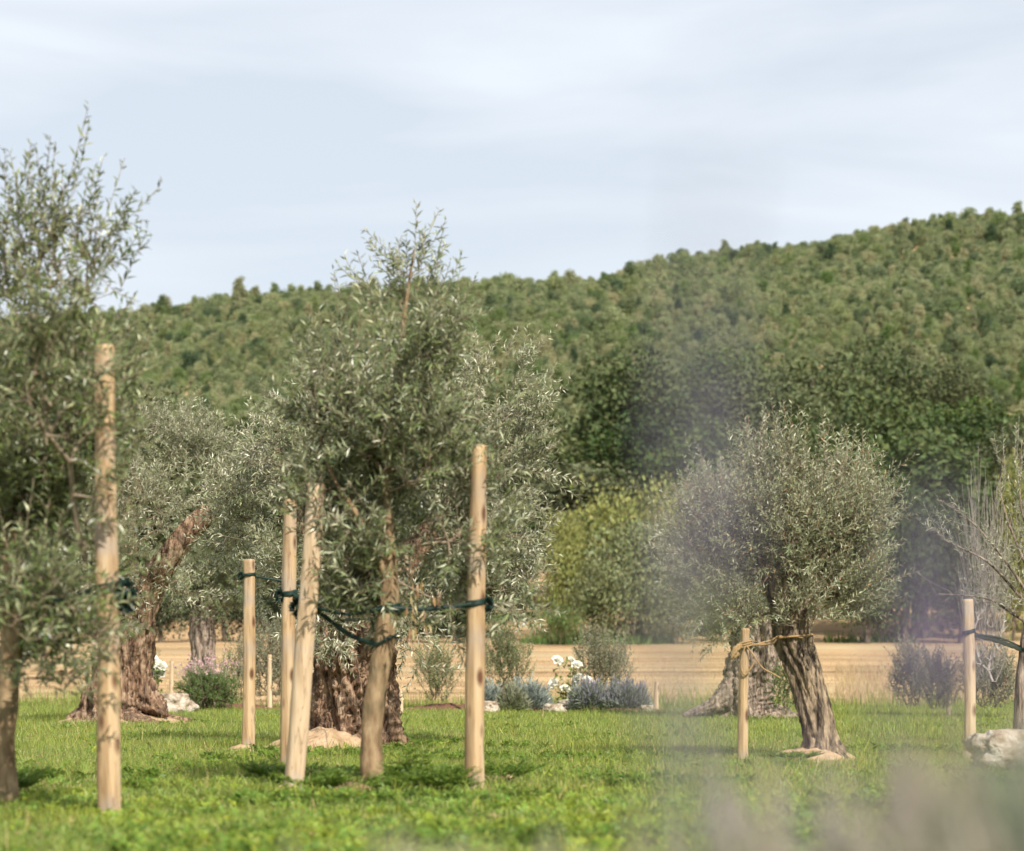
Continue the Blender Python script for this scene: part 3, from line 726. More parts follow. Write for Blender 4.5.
mound('soil', 292, 12.65, .11, .11, .03, M['soil'], 4)
mound('soil', 812, 17.0, .34, .36, .07, M['soil'], 5)
mound('soil', 244, 18.9, .13, .14, .02, M['soil'], 6)
mound('soil', 125, 28.0, .9, .7, .1, M['soil'], 7)
mound('mulch', 572, 35.2, 1.5, 1.1, .10, M['mulch'], 8)
mound('mulch', 455, 36.2, .9, .6, .08, M['mulch'], 9)
mound('mulch', 225, 36.2, 1.15, .7, .08, M['mulch'], 10)

# ------------------------------------------------------------------ posts
def post(pt, pb, wt, wb, Y, label, mat='post', dyt=0, seed=0, name='wooden_post', cat='post', group='wooden posts staking the olive trees', under=.14):
    top = at(pt[0], pt[1], Y); top[1] += dyt; bot = at(pb[0], pb[1], Y); bot[2] = -under+.0
    base = np.array([bot[0], Y, 0.]); k = Y/FPX
    a, b = top-base, bot-base
    rt, rb = wt/2*k, wb/2*k
    def d(p, an, t, r):
        z = p[2]; v = 0
        for q in range(3):                                   # grown-over knots
            kz = (seed*.37+q*.61) % 1.*(a[2]); ka = (seed*2.1+q*2.4) % 6.28
            da = math.atan2(math.sin(an-ka), math.cos(an-ka)); v += .10*math.exp(-((z-kz)/.02)**2-(da/.35)**2)
        return r*(.13*mnoise.noise(Vector((math.cos(an)*1.2+seed, math.sin(an)*1.2, z*2.2)))+.07*mnoise.noise(Vector((math.cos(an)*3+seed, math.sin(an)*3, z*9)))+v)
    ptsl = [b, b*.5+a*.5+np.array([.012*math.sin(seed*3), 0, 0]), a-(a-b)*.004]
    V, Fs = loft(ptsl, [rb, (rt+rb)/2, rt], 60, 24, d, cap=False)
    # bevelled sawn top
    last = V[-24:]; c = last.mean(0); ax = unit(a-b)
    r2 = c+(last-c)*.86+ax*.012*min(1, rt/.04); off = len(V); V = np.vstack([V, r2, c+ax*.013*min(1, rt/.04)])
    j = np.arange(24); Fs.append(np.stack([off-24+j, off-24+(j+1) % 24, off+(j+1) % 24, off+j], 1))
    root = empty(name, tuple(base)); tag(root, label, cat, group)
    link('shaft', mesh('shaft', V[:off+24], Fs, M[mat], True), parent=root)
    Vc = V[off:]; link('sawn_end', mesh('sawn_end', Vc, np.stack([j, (j+1) % 24, np.full(24, 24)], 1), M['end']), parent=root)
    return root
P109 = post((104, 346), (110, 805), 20, 24, 10.4, 'tall thick wooden post standing among the leaves of the left foreground olive', seed=1)
P475 = post((479, 446), (474, 778), 16.5, 20, 12.6, 'tall upright wooden post right of the young central olive', seed=2)
P303 = post((318, 486), (292, 779), 17.5, 21, 12.6, 'thick pale wooden post leaning right, in front of the old brown trunk', 'post_pale', dyt=-.12, seed=3)
P289 = post((290.5, 500), (288, 752), 13.5, 15, 15.5, 'slimmer wooden post directly behind the leaning pale one', seed=4)
P244 = post((249, 560), (248, 741), 11.5, 13, 18.9, 'short wooden post standing alone left of the central pair', seed=5)
P744 = post((745.5, 629), (743, 749), 8.8, 11, 16.6, 'short thin wooden post with rope knotted round it', seed=6)
P968 = post((968, 600), (969, 757), 10.5, 12, 17, 'wooden post with a dark green band by the right edge', 'post_pale', seed=7)
for px, tp, bp, Y, lb in ((657, 682, 707, 35, 'small grey stake right of the grey flower bed'), (270, 655, 694, 36, 'small pale stake in the shrub behind the lawn at left'),
                          (949, 688, 716, 31, 'small pale stake among the shrubs at right'), (172, 662, 690, 34, 'small dark stake beside the white rock at left'), (401, 690, 701, 34, 'tiny stake at the field edge by the central tree'),
                          (468, 655, 700, 35.5, 'thin pale stake just left of the tall upright post')):
    post((px, tp), (px, bp), 4.2, 5, Y, lb, 'post_pale', seed=px % 7, name='garden_stake', cat='stake', group='small stakes at the lawn edge')

# ------------------------------------------------------------------ olive trees
def olive_leafkw(**k):
    d = dict(ll=(.042, .068), ww=.2, spread=.72); d.update(k); return d

def young_centre():
    Y = 12.6; r = np.random.default_rng(101)
    tr = [at(372, 790, Y), at(371, 752, Y), at(374, 705, Y), at(383, 652, Y), at(389, 600, Y), at(389, 560, Y), at(388, 520, Y)]
    k = Y/FPX; rad = [w*k/2 for w in (27, 22, 21, 21, 20, 15, 12)]
    f = lambda p, a, t, R_: R_*(.12*mnoise.noise(Vector((math.cos(a)*1.5, math.sin(a)*1.5, p[2]*6)))+.05*mnoise.noise(Vector((p[0]*30, p[1]*30, p[2]*14))))
    tv = join_vf([loft(tr, rad, 80, 28, f), loft([at(388, 535, Y), at(387, 470, Y), at(396, 400, Y), at(404, 320, Y), at(414, 250, Y)], [.034, .024, .018, .012, .005], 50, 12), loft([at(389, 585, Y), at(360, 520, Y-.1), at(330, 470, Y), at(312, 400, Y+.1)], [.022, .016, .011, .006], 40, 10)])
    C = catmull(tr, 22)
    L2 = catmull([at(388, 520, Y), at(387, 470, Y), at(396, 400, Y), at(404, 320, Y), at(414, 250, Y)], 14)
    La = catmull([at(389, 575, Y), at(360, 520, Y-.1), at(330, 470, Y), at(312, 400, Y+.1)], 9)
    Lb = catmull([at(389, 580, Y), at(430, 530, Y+.1), at(462, 470, Y+.1), at(478, 400, Y)], 9)
    Lc = catmull([at(389, 560, Y), at(375, 500, Y+.3), at(360, 430, Y+.35)], 7)
    nodes, par = merge_chains([(C, None), (L2[1:], 21), (La[1:], 19), (Lb[1:], 18), (Lc[1:], 20)])
    us = np.ones(len(nodes), bool); us[:16] = False
    E = lambda *a, **q: ell_px(*a, Y, **q)
    ells = [E(400, 345, 55, 60, wt=5.5), E(418, 290, 24, 34, wt=1.7), E(340, 400, 56, 60, wt=5), E(450, 405, 62, 56, wt=6), E(390, 430, 90, 70, wt=10),
            E(346, 500, 48, 62, wt=6, dy=.2), E(450, 495, 56, 66, wt=6, dy=.3), E(390, 565, 90, 42, wt=8), E(440, 590, 60, 26, wt=3), E(335, 570, 36, 42, wt=3, dy=.15), E(375, 500, 80, 70, wt=7), E(510, 590, 26, 26, wt=.9), E(385, 605, 78, 22, wt=4, dy=.35), E(345, 605, 34, 26, wt=1.8, dy=.2), E(430, 520, 70, 60, wt=4)]
    s = make_shoots(r, ells, 900, L=(.14, .36), up=.55, out=.6, jit=.5, bend=.12, cull=3.2)
    spr = dict(b=[], d=[], L=[])                     # long free shoots breaking the outline
    for (a, b, c, d, l) in ((412, 262, .02, 1, .34), (425, 262, .22, 1, .30), (400, 268, -.15, 1, .28), (436, 275, .4, 1, .28), (372, 285, -.35, 1, .32), (350, 320, -.3, 1, .42), (352, 305, .1, 1, .3),
                            (330, 340, -.5, .9, .3), (480, 360, .7, .8, .35), (500, 380, .9, .6, .3), (300, 400, -.8, .7, .3), (505, 420, 1, .35, .3), (415, 240, .1, 1, .2), (380, 270, .25, 1, .34), (445, 300, .5, 1, .3)):
        b = b+28; spr['b'].append(at(a+6, b, Y)); spr['d'].append(unit(np.array([c, r.normal()*.2, d]))); spr['L'].append(l)
    s['b'] = np.vstack([s['b'], spr['b']]); s['d'] = np.vstack([s['d'], spr['d']]); s['L'] = np.concatenate([s['L'], spr['L']]); s['up'] = np.concatenate([s['up'], np.full(len(spr['L']), .02)])
    s['usable'] = us; s['anchor'] = 21
    t = plant('olive_tree', (tr[0][0], Y, 0), r, nodes, par, .028, s, dict(twig=M['twig'], leaf=M['olive_near'], trunk=M['bark_young']), 22, olive_leafkw(ll=(.05, .078), ww=.22),
              'young olive in the centre, tall pointed leafy crown on one slim bent trunk', 'olive tree', trunk=tv, growkw=dict(bf=.3))
    # a few dried hanging leaves
    q = np.array([at(415+r.normal()*4, 588+r.uniform(-8, 8), Y-.3) for _ in range(9)]+[at(436+r.normal()*3, 592+r.uniform(-6, 8), Y-.3) for _ in range(6)]+[at(413+r.normal()*4, 606+r.uniform(-5, 34), Y-.3) for _ in range(12)]+[at(423+r.normal()*4, 606+r.uniform(-5, 24), Y-.3) for _ in range(9)])
    D = unit(np.stack([r.normal(size=len(q))*.25, r.normal(size=len(q))*.25, -np.ones(len(q))], 1)); ln = r.uniform(.035, .075, len(q))
    V, F = leaves_vf(q, D, r.normal(size=D.shape)+np.array([0, -.3, 0]), ln, ln*.26)
    put_leaves('dried_leaves', V, F, M['dried'], t, np.array([tr[0][0], Y, 0]))
    return t
young_centre()

def left_near():
    Y = 11.0; r = np.random.default_rng(202); k = Y/FPX
    tr = [at(2, 800, Y), at(3, 750, Y), at(8, 690, Y), at(14, 630, Y), at(12, 580, Y), at(8, 530, Y)]
    rad = [w*k/2 for w in (34, 24, 22, 24, 20, 15)]
    f = lambda p, a, t, R_: R_*(.15*mnoise.noise(Vector((math.cos(a)*1.5, math.sin(a)*1.5, p[2]*6)))+.06*mnoise.noise(Vector((p[0]*30, p[1]*30, p[2]*14))))
    tv = loft(tr, rad, 70, 28, f); C = catmull(tr, 20)
    L1 = catmull([at(8, 530, Y), at(20, 470, Y), at(38, 400, Y), at(45, 320, Y), at(70, 200, Y)], 12)
    L2 = catmull([at(10, 560, Y), at(50, 500, Y-.1), at(85, 420, Y-.1), at(100, 330, Y-.1)], 11)
    L3 = catmull([at(10, 600, Y), at(50, 590, Y-.4), at(85, 560, Y-.6)], 7)
    L4 = catmull([at(8, 530, Y), at(-30, 460, Y+.2), at(-50, 380, Y+.2), at(-30, 260, Y+.1)], 9)
    nodes, par = merge_chains([(C, None), (L1[1:], 19), (L2[1:], 17), (L3[1:], 15), (L4[1:], 19)])
    us = np.ones(len(nodes), bool); us[:14] = False
    E = lambda *a, **q: ell_px(*a, Y, **q)
    ells = [E(20, 250, 50, 60, wt=4), E(85, 280, 42, 60, wt=2.6), E(-30, 300, 60, 80, wt=4), E(40, 390, 75, 60, wt=8), E(90, 400, 40, 50, wt=3), E(20, 480, 85, 60, wt=12), E(85, 480, 36, 50, wt=3.2),
            E(40, 570, 75, 50, wt=10), E(25, 640, 70, 36, wt=6), E(-50, 500, 90, 130, wt=12), E(60, 430, 60, 60, wt=5), E(50, 520, 60, 50, wt=5), E(96, 425, 30, 46, wt=2.6, dy=-1.0), E(76, 600, 42, 50, wt=3.4, dy=-.9), E(96, 365, 28, 34, wt=1.5, dy=-1.0), E(60, 680, 40, 20, wt=1.5, dy=-.5), E(30, 560, 80, 80, wt=9, dy=.3), E(30, 460, 80, 70, wt=8, dy=.3)]
    s = make_shoots(r, ells, 1300, L=(.14, .36), up=.55, out=.6, jit=.5, bend=.12, cull=3.2)
    B = []; Dd = []; Ls = []
    for (a, b, c, d, l) in ((60, 215, .28, 1, .50), (42, 220, -.1, 1, .34), (95, 250, .22, 1, .52), (20, 230, -.3, 1, .38), (105, 260, .5, 1, .24), (120, 290, .5, .9, .30), (88, 210, .1, 1, .22), (5, 220, .05, 1, .3), (75, 190, .2, 1, .3),
                            (120, 340, .7, .6, .2), (115, 230, .6, 1, .2), (-5, 240, -.1, 1, .4), (120, 262, .6, .8, .18), (50, 250, .4, 1, .35), (70, 260, .3, 1, .4)):
        B.append(at(a, b, Y)); Dd.append(unit(np.array([c, r.normal()*.2, d]))); Ls.append(l)
    for (a, b, c, d, l) in ((75, 585, 1, .2, .3), (90, 460, 1, .25, .32), (85, 520, 1, -.1, .3), (80, 620, .9, -.1, .3), (70, 655, .8, -.4, .22), (95, 640, .8, .1, .2)):
        p = at(a, b, Y-.9); B.append(p); Dd.append(unit(np.array([c, -.1, d]))); Ls.append(l)
    for _ in range(28):
        p = at(r.uniform(66, 116), r.choice([r.uniform(350, 500), r.uniform(600, 680)], p=[.68, .32]), 10.1+r.normal()*.07); B.append(p); Dd.append(unit(np.array([.35+r.normal()*.5, r.normal()*.2, r.uniform(-.1, .9)]))); Ls.append(r.uniform(.12, .24))
    s['b'] = np.vstack([s['b'], B]); s['d'] = np.vstack([s['d'], Dd]); s['L'] = np.concatenate([s['L'], Ls]); s['up'] = np.concatenate([s['up'], np.full(len(Ls), .02)])
    s['usable'] = us; s['anchor'] = 19
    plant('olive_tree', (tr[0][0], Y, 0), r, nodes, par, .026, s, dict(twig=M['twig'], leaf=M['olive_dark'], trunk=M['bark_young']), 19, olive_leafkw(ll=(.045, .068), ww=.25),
          'young olive at the left edge, nearest tree, its long thin shoots against the sky', 'olive tree', trunk=tv, growkw=dict(bf=.3))
left_near()

def old_centre():
    Y = 19.6; r = np.random.default_rng(303); k = Y/FPX
    tr = [at(352, 752, Y), at(352, 720, Y), at(353, 680, Y), at(356, 640, Y), at(360, 605, Y), at(362, 570, Y)]
    tv1 = loft(tr, [w*k/2 for w in (112, 96, 90, 88, 84, 50)], 110, 110, gnarl(1.7, .26, 1.9, 6, .30, .9, .09))
    limA = [at(350, 625, Y), at(330, 570, Y+.1), at(300, 510, Y+.2), at(275, 450, Y+.2)]
    limB = [at(370, 625, Y), at(400, 570, Y+.3), at(450, 510, Y+.3), at(490, 450, Y+.2)]
    tvs = [tv1, loft(limA, [.24, .15, .1, .05], 40, 26, gnarl(3, .18, 2.5, 3, 0)), loft(limB, [.22, .15, .1, .05], 40, 26, gnarl(5, .18, 2.5, 3, 0))]
    tv = join_vf(tvs)
    C = catmull(tr, 8); A = catmull(limA, 9); B = catmull(limB, 9)
    nodes, par = merge_chains([(C, None), (A, 5), (B, 5)])
    us = np.ones(len(nodes), bool); us[:6] = False
    E = lambda *a, **q: ell_px(*a, Y, **q)
    ells = [E(265, 500, 62, 56, wt=9, dy=.6), E(290, 445, 48, 34, wt=4), E(240, 520, 36, 40, wt=3, dy=.8), E(262, 580, 50, 26, wt=3, dy=.8), E(335, 520, 60, 80, wt=7), E(330, 600, 26, 60, wt=2.5, dy=-.5), E(330, 420, 60, 60, wt=4), E(470, 420, 60, 56, wt=7),
            E(505, 390, 34, 40, wt=3.5), E(510, 475, 36, 48, wt=6.5), E(500, 540, 42, 46, wt=5.5), E(425, 560, 60, 40, wt=4, dy=.4), E(470, 500, 60, 60, wt=5), E(505, 590, 24, 22, wt=1.2), E(420, 640, 14, 34, wt=.9), E(345, 600, 50, 40, wt=4.5, dy=-.75), E(400, 610, 40, 30, wt=2.5, dy=-.75), E(330, 640, 20, 30, wt=.9, dy=-.75), E(300, 560, 40, 40, wt=3)]
    s = make_shoots(r, ells, 1350, L=(.16, .38), up=.15, out=.9, jit=.5, bend=.02, cull=2.2)
    B_ = []; D_ = []; L_ = []
    for a, b, c, d in ((520, 445, 1, .3), (525, 470, 1, 0), (522, 500, 1, -.1), (520, 420, 1, .5), (515, 540, 1, -.2), (515, 400, .8, .7), (235, 545, -1, 0), (240, 470, -1, .3), (530, 430, 1, .2), (526, 455, 1, .1), (520, 570, 1, .2)):
        for q in range(2): B_.append(at(a-8+r.normal()*4, b+r.normal()*5, Y)); D_.append(unit(np.array([c, r.normal()*.3, d+r.normal()*.15]))); L_.append(r.uniform(.25, .4))
    s['b'] = np.vstack([s['b'], B_]); s['d'] = np.vstack([s['d'], D_]); s['L'] = np.concatenate([s['L'], L_]); s['up'] = np.concatenate([s['up'], np.full(len(L_), .02)])
    s['usable'] = us; s['anchor'] = 7
    plant('olive_tree', (tr[0][0], Y, 0), r, nodes, par, .05, s, dict(twig=M['twig'], leaf=M['olive_silver'], trunk=M['bark_old']), 21, olive_leafkw(ll=(.05, .08), ww=.22),
          'ancient olive with a very wide brown trunk, just behind the young central one', 'olive tree', trunk=tv)
old_centre()

def right_lean():
    Y = 17.0; r = np.random.default_rng(404); k = Y/FPX
    tr = [at(823, 760, Y), at(820, 735, Y), at(813, 705, Y), at(803, 670, Y), at(792, 640, Y), at(789, 610, Y), at(790, 580, Y)]
    tv1 = loft(tr, [w*k/2 for w in (48, 36, 34, 35, 38, 37, 24)], 110, 84, gnarl(2.2, .17, 3.0, 5, .35, .8, .07))
    limA = [at(786, 615, Y), at(768, 575, Y), at(750, 540, Y), at(735, 500, Y)]; limB = [at(796, 615, Y), at(815, 570, Y+.05), at(830, 530, Y), at(840, 490, Y)]; limC = [at(790, 600, Y), at(790, 550, Y-.1), at(788, 500, Y-.1)]
    tv = join_vf([tv1]+[loft(q, [.10, .065, .045, .02][:len(q)], 34, 20, gnarl(i+4, .12, 3, 3, 0)) for i, q in enumerate((limA, limB, limC))])
    C = catmull(tr, 8); nodes, par = merge_chains([(C, None), (catmull(limA, 8), 6), (catmull(limB, 8), 6), (catmull(limC, 8), 6)])
    us = np.ones(len(nodes), bool); us[:6] = False
    E = lambda *a, **q: ell_px(*a, Y, **q)
    ells = [E(790, 525, 84, 54, wt=15), E(745, 500, 42, 44, wt=5), E(835, 510, 46, 46, wt=5.5), E(790, 490, 80, 34, wt=9), E(735, 550, 40, 40, wt=5), E(840, 560, 38, 44, wt=5.5), E(828, 602, 42, 28, wt=4), E(790, 585, 76, 34, wt=6), E(745, 605, 36, 26, wt=3), E(790, 615, 40, 16, wt=1.5, dy=-.25), E(708, 540, 22, 50, wt=2)]
    s = make_shoots(r, ells, 1450, L=(.18, .44), up=.85, out=.75, jit=.34, bend=.08, cull=3.0)
    B_ = []; D_ = []; L_ = []
    for q in range(70):
        a = r.uniform(-1, 1); x = 792+a*86; yb = 500+abs(a)**2*34; B_.append(at(x, yb, Y+r.normal()*.15)); D_.append(unit(np.array([a*.45+r.normal()*.12, r.normal()*.15, 1]))); L_.append(r.uniform(.2, .46)*(1.1-.3*abs(a)))
    s['b'] = np.vstack([s['b'], B_]); s['d'] = np.vstack([s['d'], D_]); s['L'] = np.concatenate([s['L'], L_]); s['up'] = np.concatenate([s['up'], np.full(len(L_), .0)])
    s['usable'] = us; s['anchor'] = 7
    plant('olive_tree', (tr[0][0], Y, 0), r, nodes, par, .035, s, dict(twig=M['twig'], leaf=M['olive_dry'], trunk=M['bark']), 24, olive_leafkw(ll=(.038, .06), ww=.22),
          'olive with a broom-like grey-green crown on a thick trunk leaning left', 'olive tree', trunk=tv)
right_lean()

def old_right():
    Y = 30.5; r = np.random.default_rng(505); k = Y/FPX
    tr = [at(748, 722, Y), at(746, 702, Y), at(750, 680, Y), at(756, 655, Y), at(758, 625, Y), at(757, 600, Y)]
    tv = join_vf([loft(tr, [w*k/2 for w in (84, 64, 54, 50, 48, 34)], 90, 90, gnarl(4.1, .26, 2.2, 6, .35, .8, .10)),
                  loft([at(757, 640, Y), at(740, 600, Y), at(715, 560, Y), at(700, 520, Y)], [.2, .14, .1, .05], 30, 20, gnarl(8, .15, 2, 3, 0)),
                  loft([at(738, 682, Y), at(718, 702, Y-.3), at(684, 716, Y-.6)], [.22, .13, .03], 40, 30, gnarl(6, .3, 4, 3, 0, 1, .12))])
    C = catmull(tr, 8); nodes, par = merge_chains([(C, None), (catmull([at(757, 640, Y), at(740, 600, Y), at(715, 560, Y), at(700, 520, Y)], 8), 6)])
    us = np.ones(len(nodes), bool); us[:6] = False
    E = lambda *a, **q: ell_px(*a, Y, **q)
    ells = [E(700, 540, 40, 48, wt=8), E(725, 505, 36, 36, wt=4), E(706, 592, 38, 36, wt=6), E(745, 590, 34, 34, wt=3.4), E(726, 632, 22, 22, wt=2), E(760, 540, 60, 60, wt=6)]
    s = make_shoots(r, ells, 1150, L=(.2, .46), up=.4, out=.8, jit=.4, bend=.0, cull=1.6); s['usable'] = us; s['anchor'] = 7
    plant('olive_tree', (tr[0][0], Y, 0), r, nodes, par, .05, s, dict(twig=M['twig_grey'], leaf=M['olive_dry'], trunk=M['bark_grey']), 20, olive_leafkw(ll=(.06, .085)),
          'ancient olive with a broad grey trunk and spreading roots, behind the leaning one', 'olive tree', trunk=tv)
old_right()

def old_left():
    Y = 28.0; r = np.random.default_rng(606); k = Y/FPX
    tr = [at(118, 724, Y), at(118, 704, Y), at(124, 676, Y), at(130, 645, Y), at(134, 610, Y), at(136, 580, Y)]
    limA = [at(136, 625, Y), at(150, 588, Y), at(168, 558, Y-.1), at(190, 530, Y-.1), at(215, 507, Y-.1)]; limB = [at(132, 620, Y), at(128, 570, Y), at(128, 520, Y), at(140, 480, Y)]
    tv = join_vf([loft(tr, [w*k/2 for w in (100, 74, 60, 50, 42, 32)], 100, 96, gnarl(5.3, .24, 1.5, 7, .5, .6, .08)),
                  loft(limA, [.20, .19, .16, .14, .12], 50, 26, gnarl(9, .16, 2.4, 3, 0)), loft(limB, [.18, .13, .10, .06], 40, 22, gnarl(7, .15, 2.4, 3, 0)),
                  loft([at(140, 690, Y), at(155, 706, Y-.2), at(168, 716, Y-.3)], [.2, .14, .02], 40, 30, gnarl(2, .34, 4, 4, 0, 1, .14))])
    C = catmull(tr, 8); nodes, par = merge_chains([(C, None), (catmull(limA, 10), 6), (catmull(limB, 8), 6)])
    us = np.ones(len(nodes), bool); us[:7] = False
    E = lambda *a, **q: ell_px(*a, Y, **q)
    ells = [E(190, 470, 52, 32, wt=9), E(235, 480, 36, 30, wt=5), E(150, 480, 46, 40, wt=7), E(225, 520, 36, 34, wt=5, dy=.4), E(110, 480, 40, 44, wt=4), E(190, 448, 40, 16, wt=3), E(75, 520, 46, 60, wt=6), E(120, 440, 40, 22, wt=2.4), E(120, 560, 34, 40, wt=4, dy=-.9), E(150, 510, 40, 34, wt=3, dy=-.9), E(185, 590, 24, 16, wt=1, dy=-.6), E(140, 620, 16, 26, wt=.8, dy=-.9), E(215, 500, 40, 20, wt=1.2, dy=-.9), E(180, 435, 60, 18, wt=3)]
    s = make_shoots(r, ells, 1400, L=(.2, .44), up=.4, out=.8, jit=.45, bend=.0, cull=1.6); s['usable'] = us; s['anchor'] = 7
    plant('olive_tree', (tr[0][0], Y, 0), r, nodes, par, .06, s, dict(twig=M['twig'], leaf=M['olive_silver'], trunk=M['bark_old']), 20, olive_leafkw(ll=(.055, .08)),
          'ancient olive with a flared furrowed trunk and a thick limb slanting right', 'olive tree', trunk=tv)
old_left()

def back_left():
    Y = 40.0; r = np.random.default_rng(707); k = Y/FPX
    tr = [at(205, 706, Y), at(204, 680, Y), at(203, 650, Y), at(202, 620, Y), at(206, 590, Y)]
    tv = loft(tr, [w*k/2 for w in (38, 29, 25, 25, 18)], 60, 50, gnarl(2.7, .16, 2, 4, .3))
    C = catmull(tr, 8); nodes, par = merge_chains([(C, None)]); us = np.ones(len(nodes), bool); us[:6] = False
    E = lambda *a, **q: ell_px(*a, Y, **q)
    ells = [E(205, 560, 46, 34, wt=6), E(180, 585, 30, 26, wt=3), E(235, 580, 34, 30, wt=4), E(215, 600, 30, 16, wt=2), E(255, 545, 40, 34, wt=4)]
    s = make_shoots(r, ells, 800, L=(.25, .5), up=.25, out=.8, jit=.45, bend=-.05); s['usable'] = us; s['anchor'] = 7
    plant('olive_tree', (tr[0][0], Y, 0), r, nodes, par, .08, s, dict(twig=M['twig'], leaf=M['olive'], trunk=M['bark_grey']), 20, olive_leafkw(ll=(.07, .1)),
          'small olive with an upright grey trunk in the distance beyond the lawn at left', 'olive tree', trunk=tv, growkw=dict(seg=.2))
back_left()

def right_edge():
    Y = 19.5; r = np.random.default_rng(808); k = Y/FPX
    tr = [at(1022, 748, Y), at(1021, 720, Y), at(1022, 690, Y), at(1025, 660, Y), at(1030, 620, Y), at(1040, 580, Y)]
    tv = loft(tr, [w*k/2 for w in (20, 15, 14, 14, 13, 8)], 60, 40, gnarl(1.1, .12, 3, 4, .2))
    C = catmull(tr, 10)
    lims = [[(1030, 625), (1010, 612), (985, 598), (938, 594)], [(1032, 610), (1010, 585), (985, 560), (945, 540), (935, 528)], [(1038, 590), (1015, 540), (1000, 490), (1004, 450)],
            [(1038, 590), (1030, 540), (1020, 500), (1022, 440)], [(1040, 580), (1060, 530), (1062, 470)], [(1034, 605), (1012, 570), (975, 525), (940, 500)], [(1040, 580), (1080, 560), (1110, 520)], [(1028, 640), (1060, 640), (1100, 620)]]
    ch = [(C, None)]; rr = []
    for q in lims:
        c = catmull([at(a, b, Y+r.normal()*.08) for a, b in q], 9); ch.append((c, 8)); rr.append(c)
    nodes, par = merge_chains(ch); us = np.ones(len(nodes), bool); us[:9] = False
    tv = join_vf([tv]+[loft(list(c), list(np.linspace(.014, .004, len(c))), 30, 10) for c in rr])
    B = []; D = []; Ls = []
    for c in rr:
        for q in range(15):
            i = r.integers(2, len(c)-1); B.append(c[i]+r.normal(size=3)*.04); t = unit(c[i+1]-c[i-1]); D.append(unit(t*.7+r.normal(size=3)*.45+np.array([0, 0, .45]))); Ls.append(r.uniform(.15, .38))
    s = dict(b=np.array(B), d=np.array(D), L=np.array(Ls), up=np.full(len(B), .15), usable=us, anchor=9)
    s2 = make_shoots(r, [ell_px(1040, 590, 36, 60, Y, wt=1), ell_px(1060, 520, 50, 60, Y, wt=1.5)], 130, L=(.15, .3))
    for q in ('b', 'd'): s[q] = np.vstack([s[q], s2[q]])
    for q in ('L', 'up'): s[q] = np.concatenate([s[q], s2[q]])
    plant('olive_tree', (tr[0][0], Y, 0), r, nodes, par, .02, s, dict(twig=M['twig_grey'], leaf=M['olive_silver'], trunk=M['bark_grey']), 16, olive_leafkw(ll=(.035, .055)),
          'thin sparse olive at the right edge with long bare shoots reaching left', 'olive tree', trunk=tv, bare=.2)
right_edge()

# ------------------------------------------------------------------ shrubs
def shrub(px, pyb, top, w, n, per, mat, label, Y=None, name='shrub', cat='shrub', ll=(.04, .06), ww=.3, up=.9, jit=.3, seed=1, group=None, L=(.15, .3), twig='twig', kx=1, stems=5, low=.15):
    Y = Y or CAMH*FPX/(pyb-HOR); r = np.random.default_rng(seed); base = at(px, pyb, Y); z0 = float(zfun(base[0], Y)); base[2] = z0
    H = at(px, top, Y)[2]-z0; W = w/FPX*Y
    nodes = [base+np.array([0, 0, -.05])]; par = [-1]
    for i in range(stems):
        a = r.uniform(0, 6.28); q = base+np.array([math.cos(a)*W*.12, math.sin(a)*W*.12, H*low+.02]); nodes.append(q); par.append(0)
    ells = [(base[0], Y, z0+H*.45, W*.40, W*.36, H*.36, 5), (base[0]-W*.12, Y, z0+H*.6, W*.26, W*.25, H*.3, 2), (base[0]+W*.16, Y, z0+H*.5, W*.24, W*.25, H*.32, 2)]
    s = make_shoots(r, ells, n, L=(L[0]*kx, L[1]*kx), up=up, out=.5, jit=jit, bend=.05); s['anchor'] = 1
    s['b'][:, 2] = np.maximum(s['b'][:, 2], z0+H*.08)
    return plant(name, tuple(base), r, nodes, par, .02, s, dict(twig=M[twig], leaf=M[mat]), per, dict(ll=ll, ww=ww, spread=.7), label, cat, group, growkw=dict(seg=.15, bf=.45), branch_name='stems')
shrub(437, 700, 635, 50, 190, 16, 'shrub', 'thin open green shrub on the lawn edge left of the tall upright post', 36, seed=1)
shrub(506, 702, 612, 62, 300, 16, 'shrub', 'taller green shrub on the lawn edge right of the tall upright post', 36, seed=2)
shrub(602, 702, 622, 72, 400, 16, 'shrub_grey', 'upright grey-green shrub behind the white roses', 37, seed=3, up=1.4)
shrub(912, 716, 636, 46, 240, 16, 'shrub_grey', 'upright grey-green shrub alone between the leaning olive and the right post', 32, seed=4)
shrub(938, 716, 650, 46, 180, 16, 'shrub_grey', 'pale shrub just left of the banded post at right', 31, seed=5)
shrub(988, 724, 640, 66, 330, 16, 'shrub_grey', 'pale grey-green shrub between the banded post and the right edge tree', 31, seed=6)
shrub(272, 698, 608, 84, 440, 16, 'shrub_grey', 'grey-green shrub with a small stake, right of the lone short post', 37, seed=7)
shrub(238, 694, 640, 50, 110, 16, 'shrub', 'green shrub left of the lone short post', 37.5, seed=17)
shrub(140, 690, 615, 40, 130, 16, 'shrub', 'green shrub close behind the slanting olive trunk', 38, seed=8)
shrub(100, 702, 640, 46, 110, 16, 'shrub', 'leafy shrub hidden behind the tall left post', 36, seed=18)
shrub(345, 700, 665, 44, 100, 16, 'shrub', 'low green shrub half hidden by the central brown trunk', 36, seed=19)
shrub(560, 640, 618, 60, 120, 10, 'shrub_green', 'low bright green bush on the far side of the field', 99, seed=20, ll=(.15, .25), kx=4)
shrub(208, 702, 668, 76, 420, 14, 'shrub_green', 'low spreading green shrub on the lawn edge, sprinkled with pink flowers', 35.5, seed=9, up=.5, jit=.5, kx=.6, name='flowering_shrub')
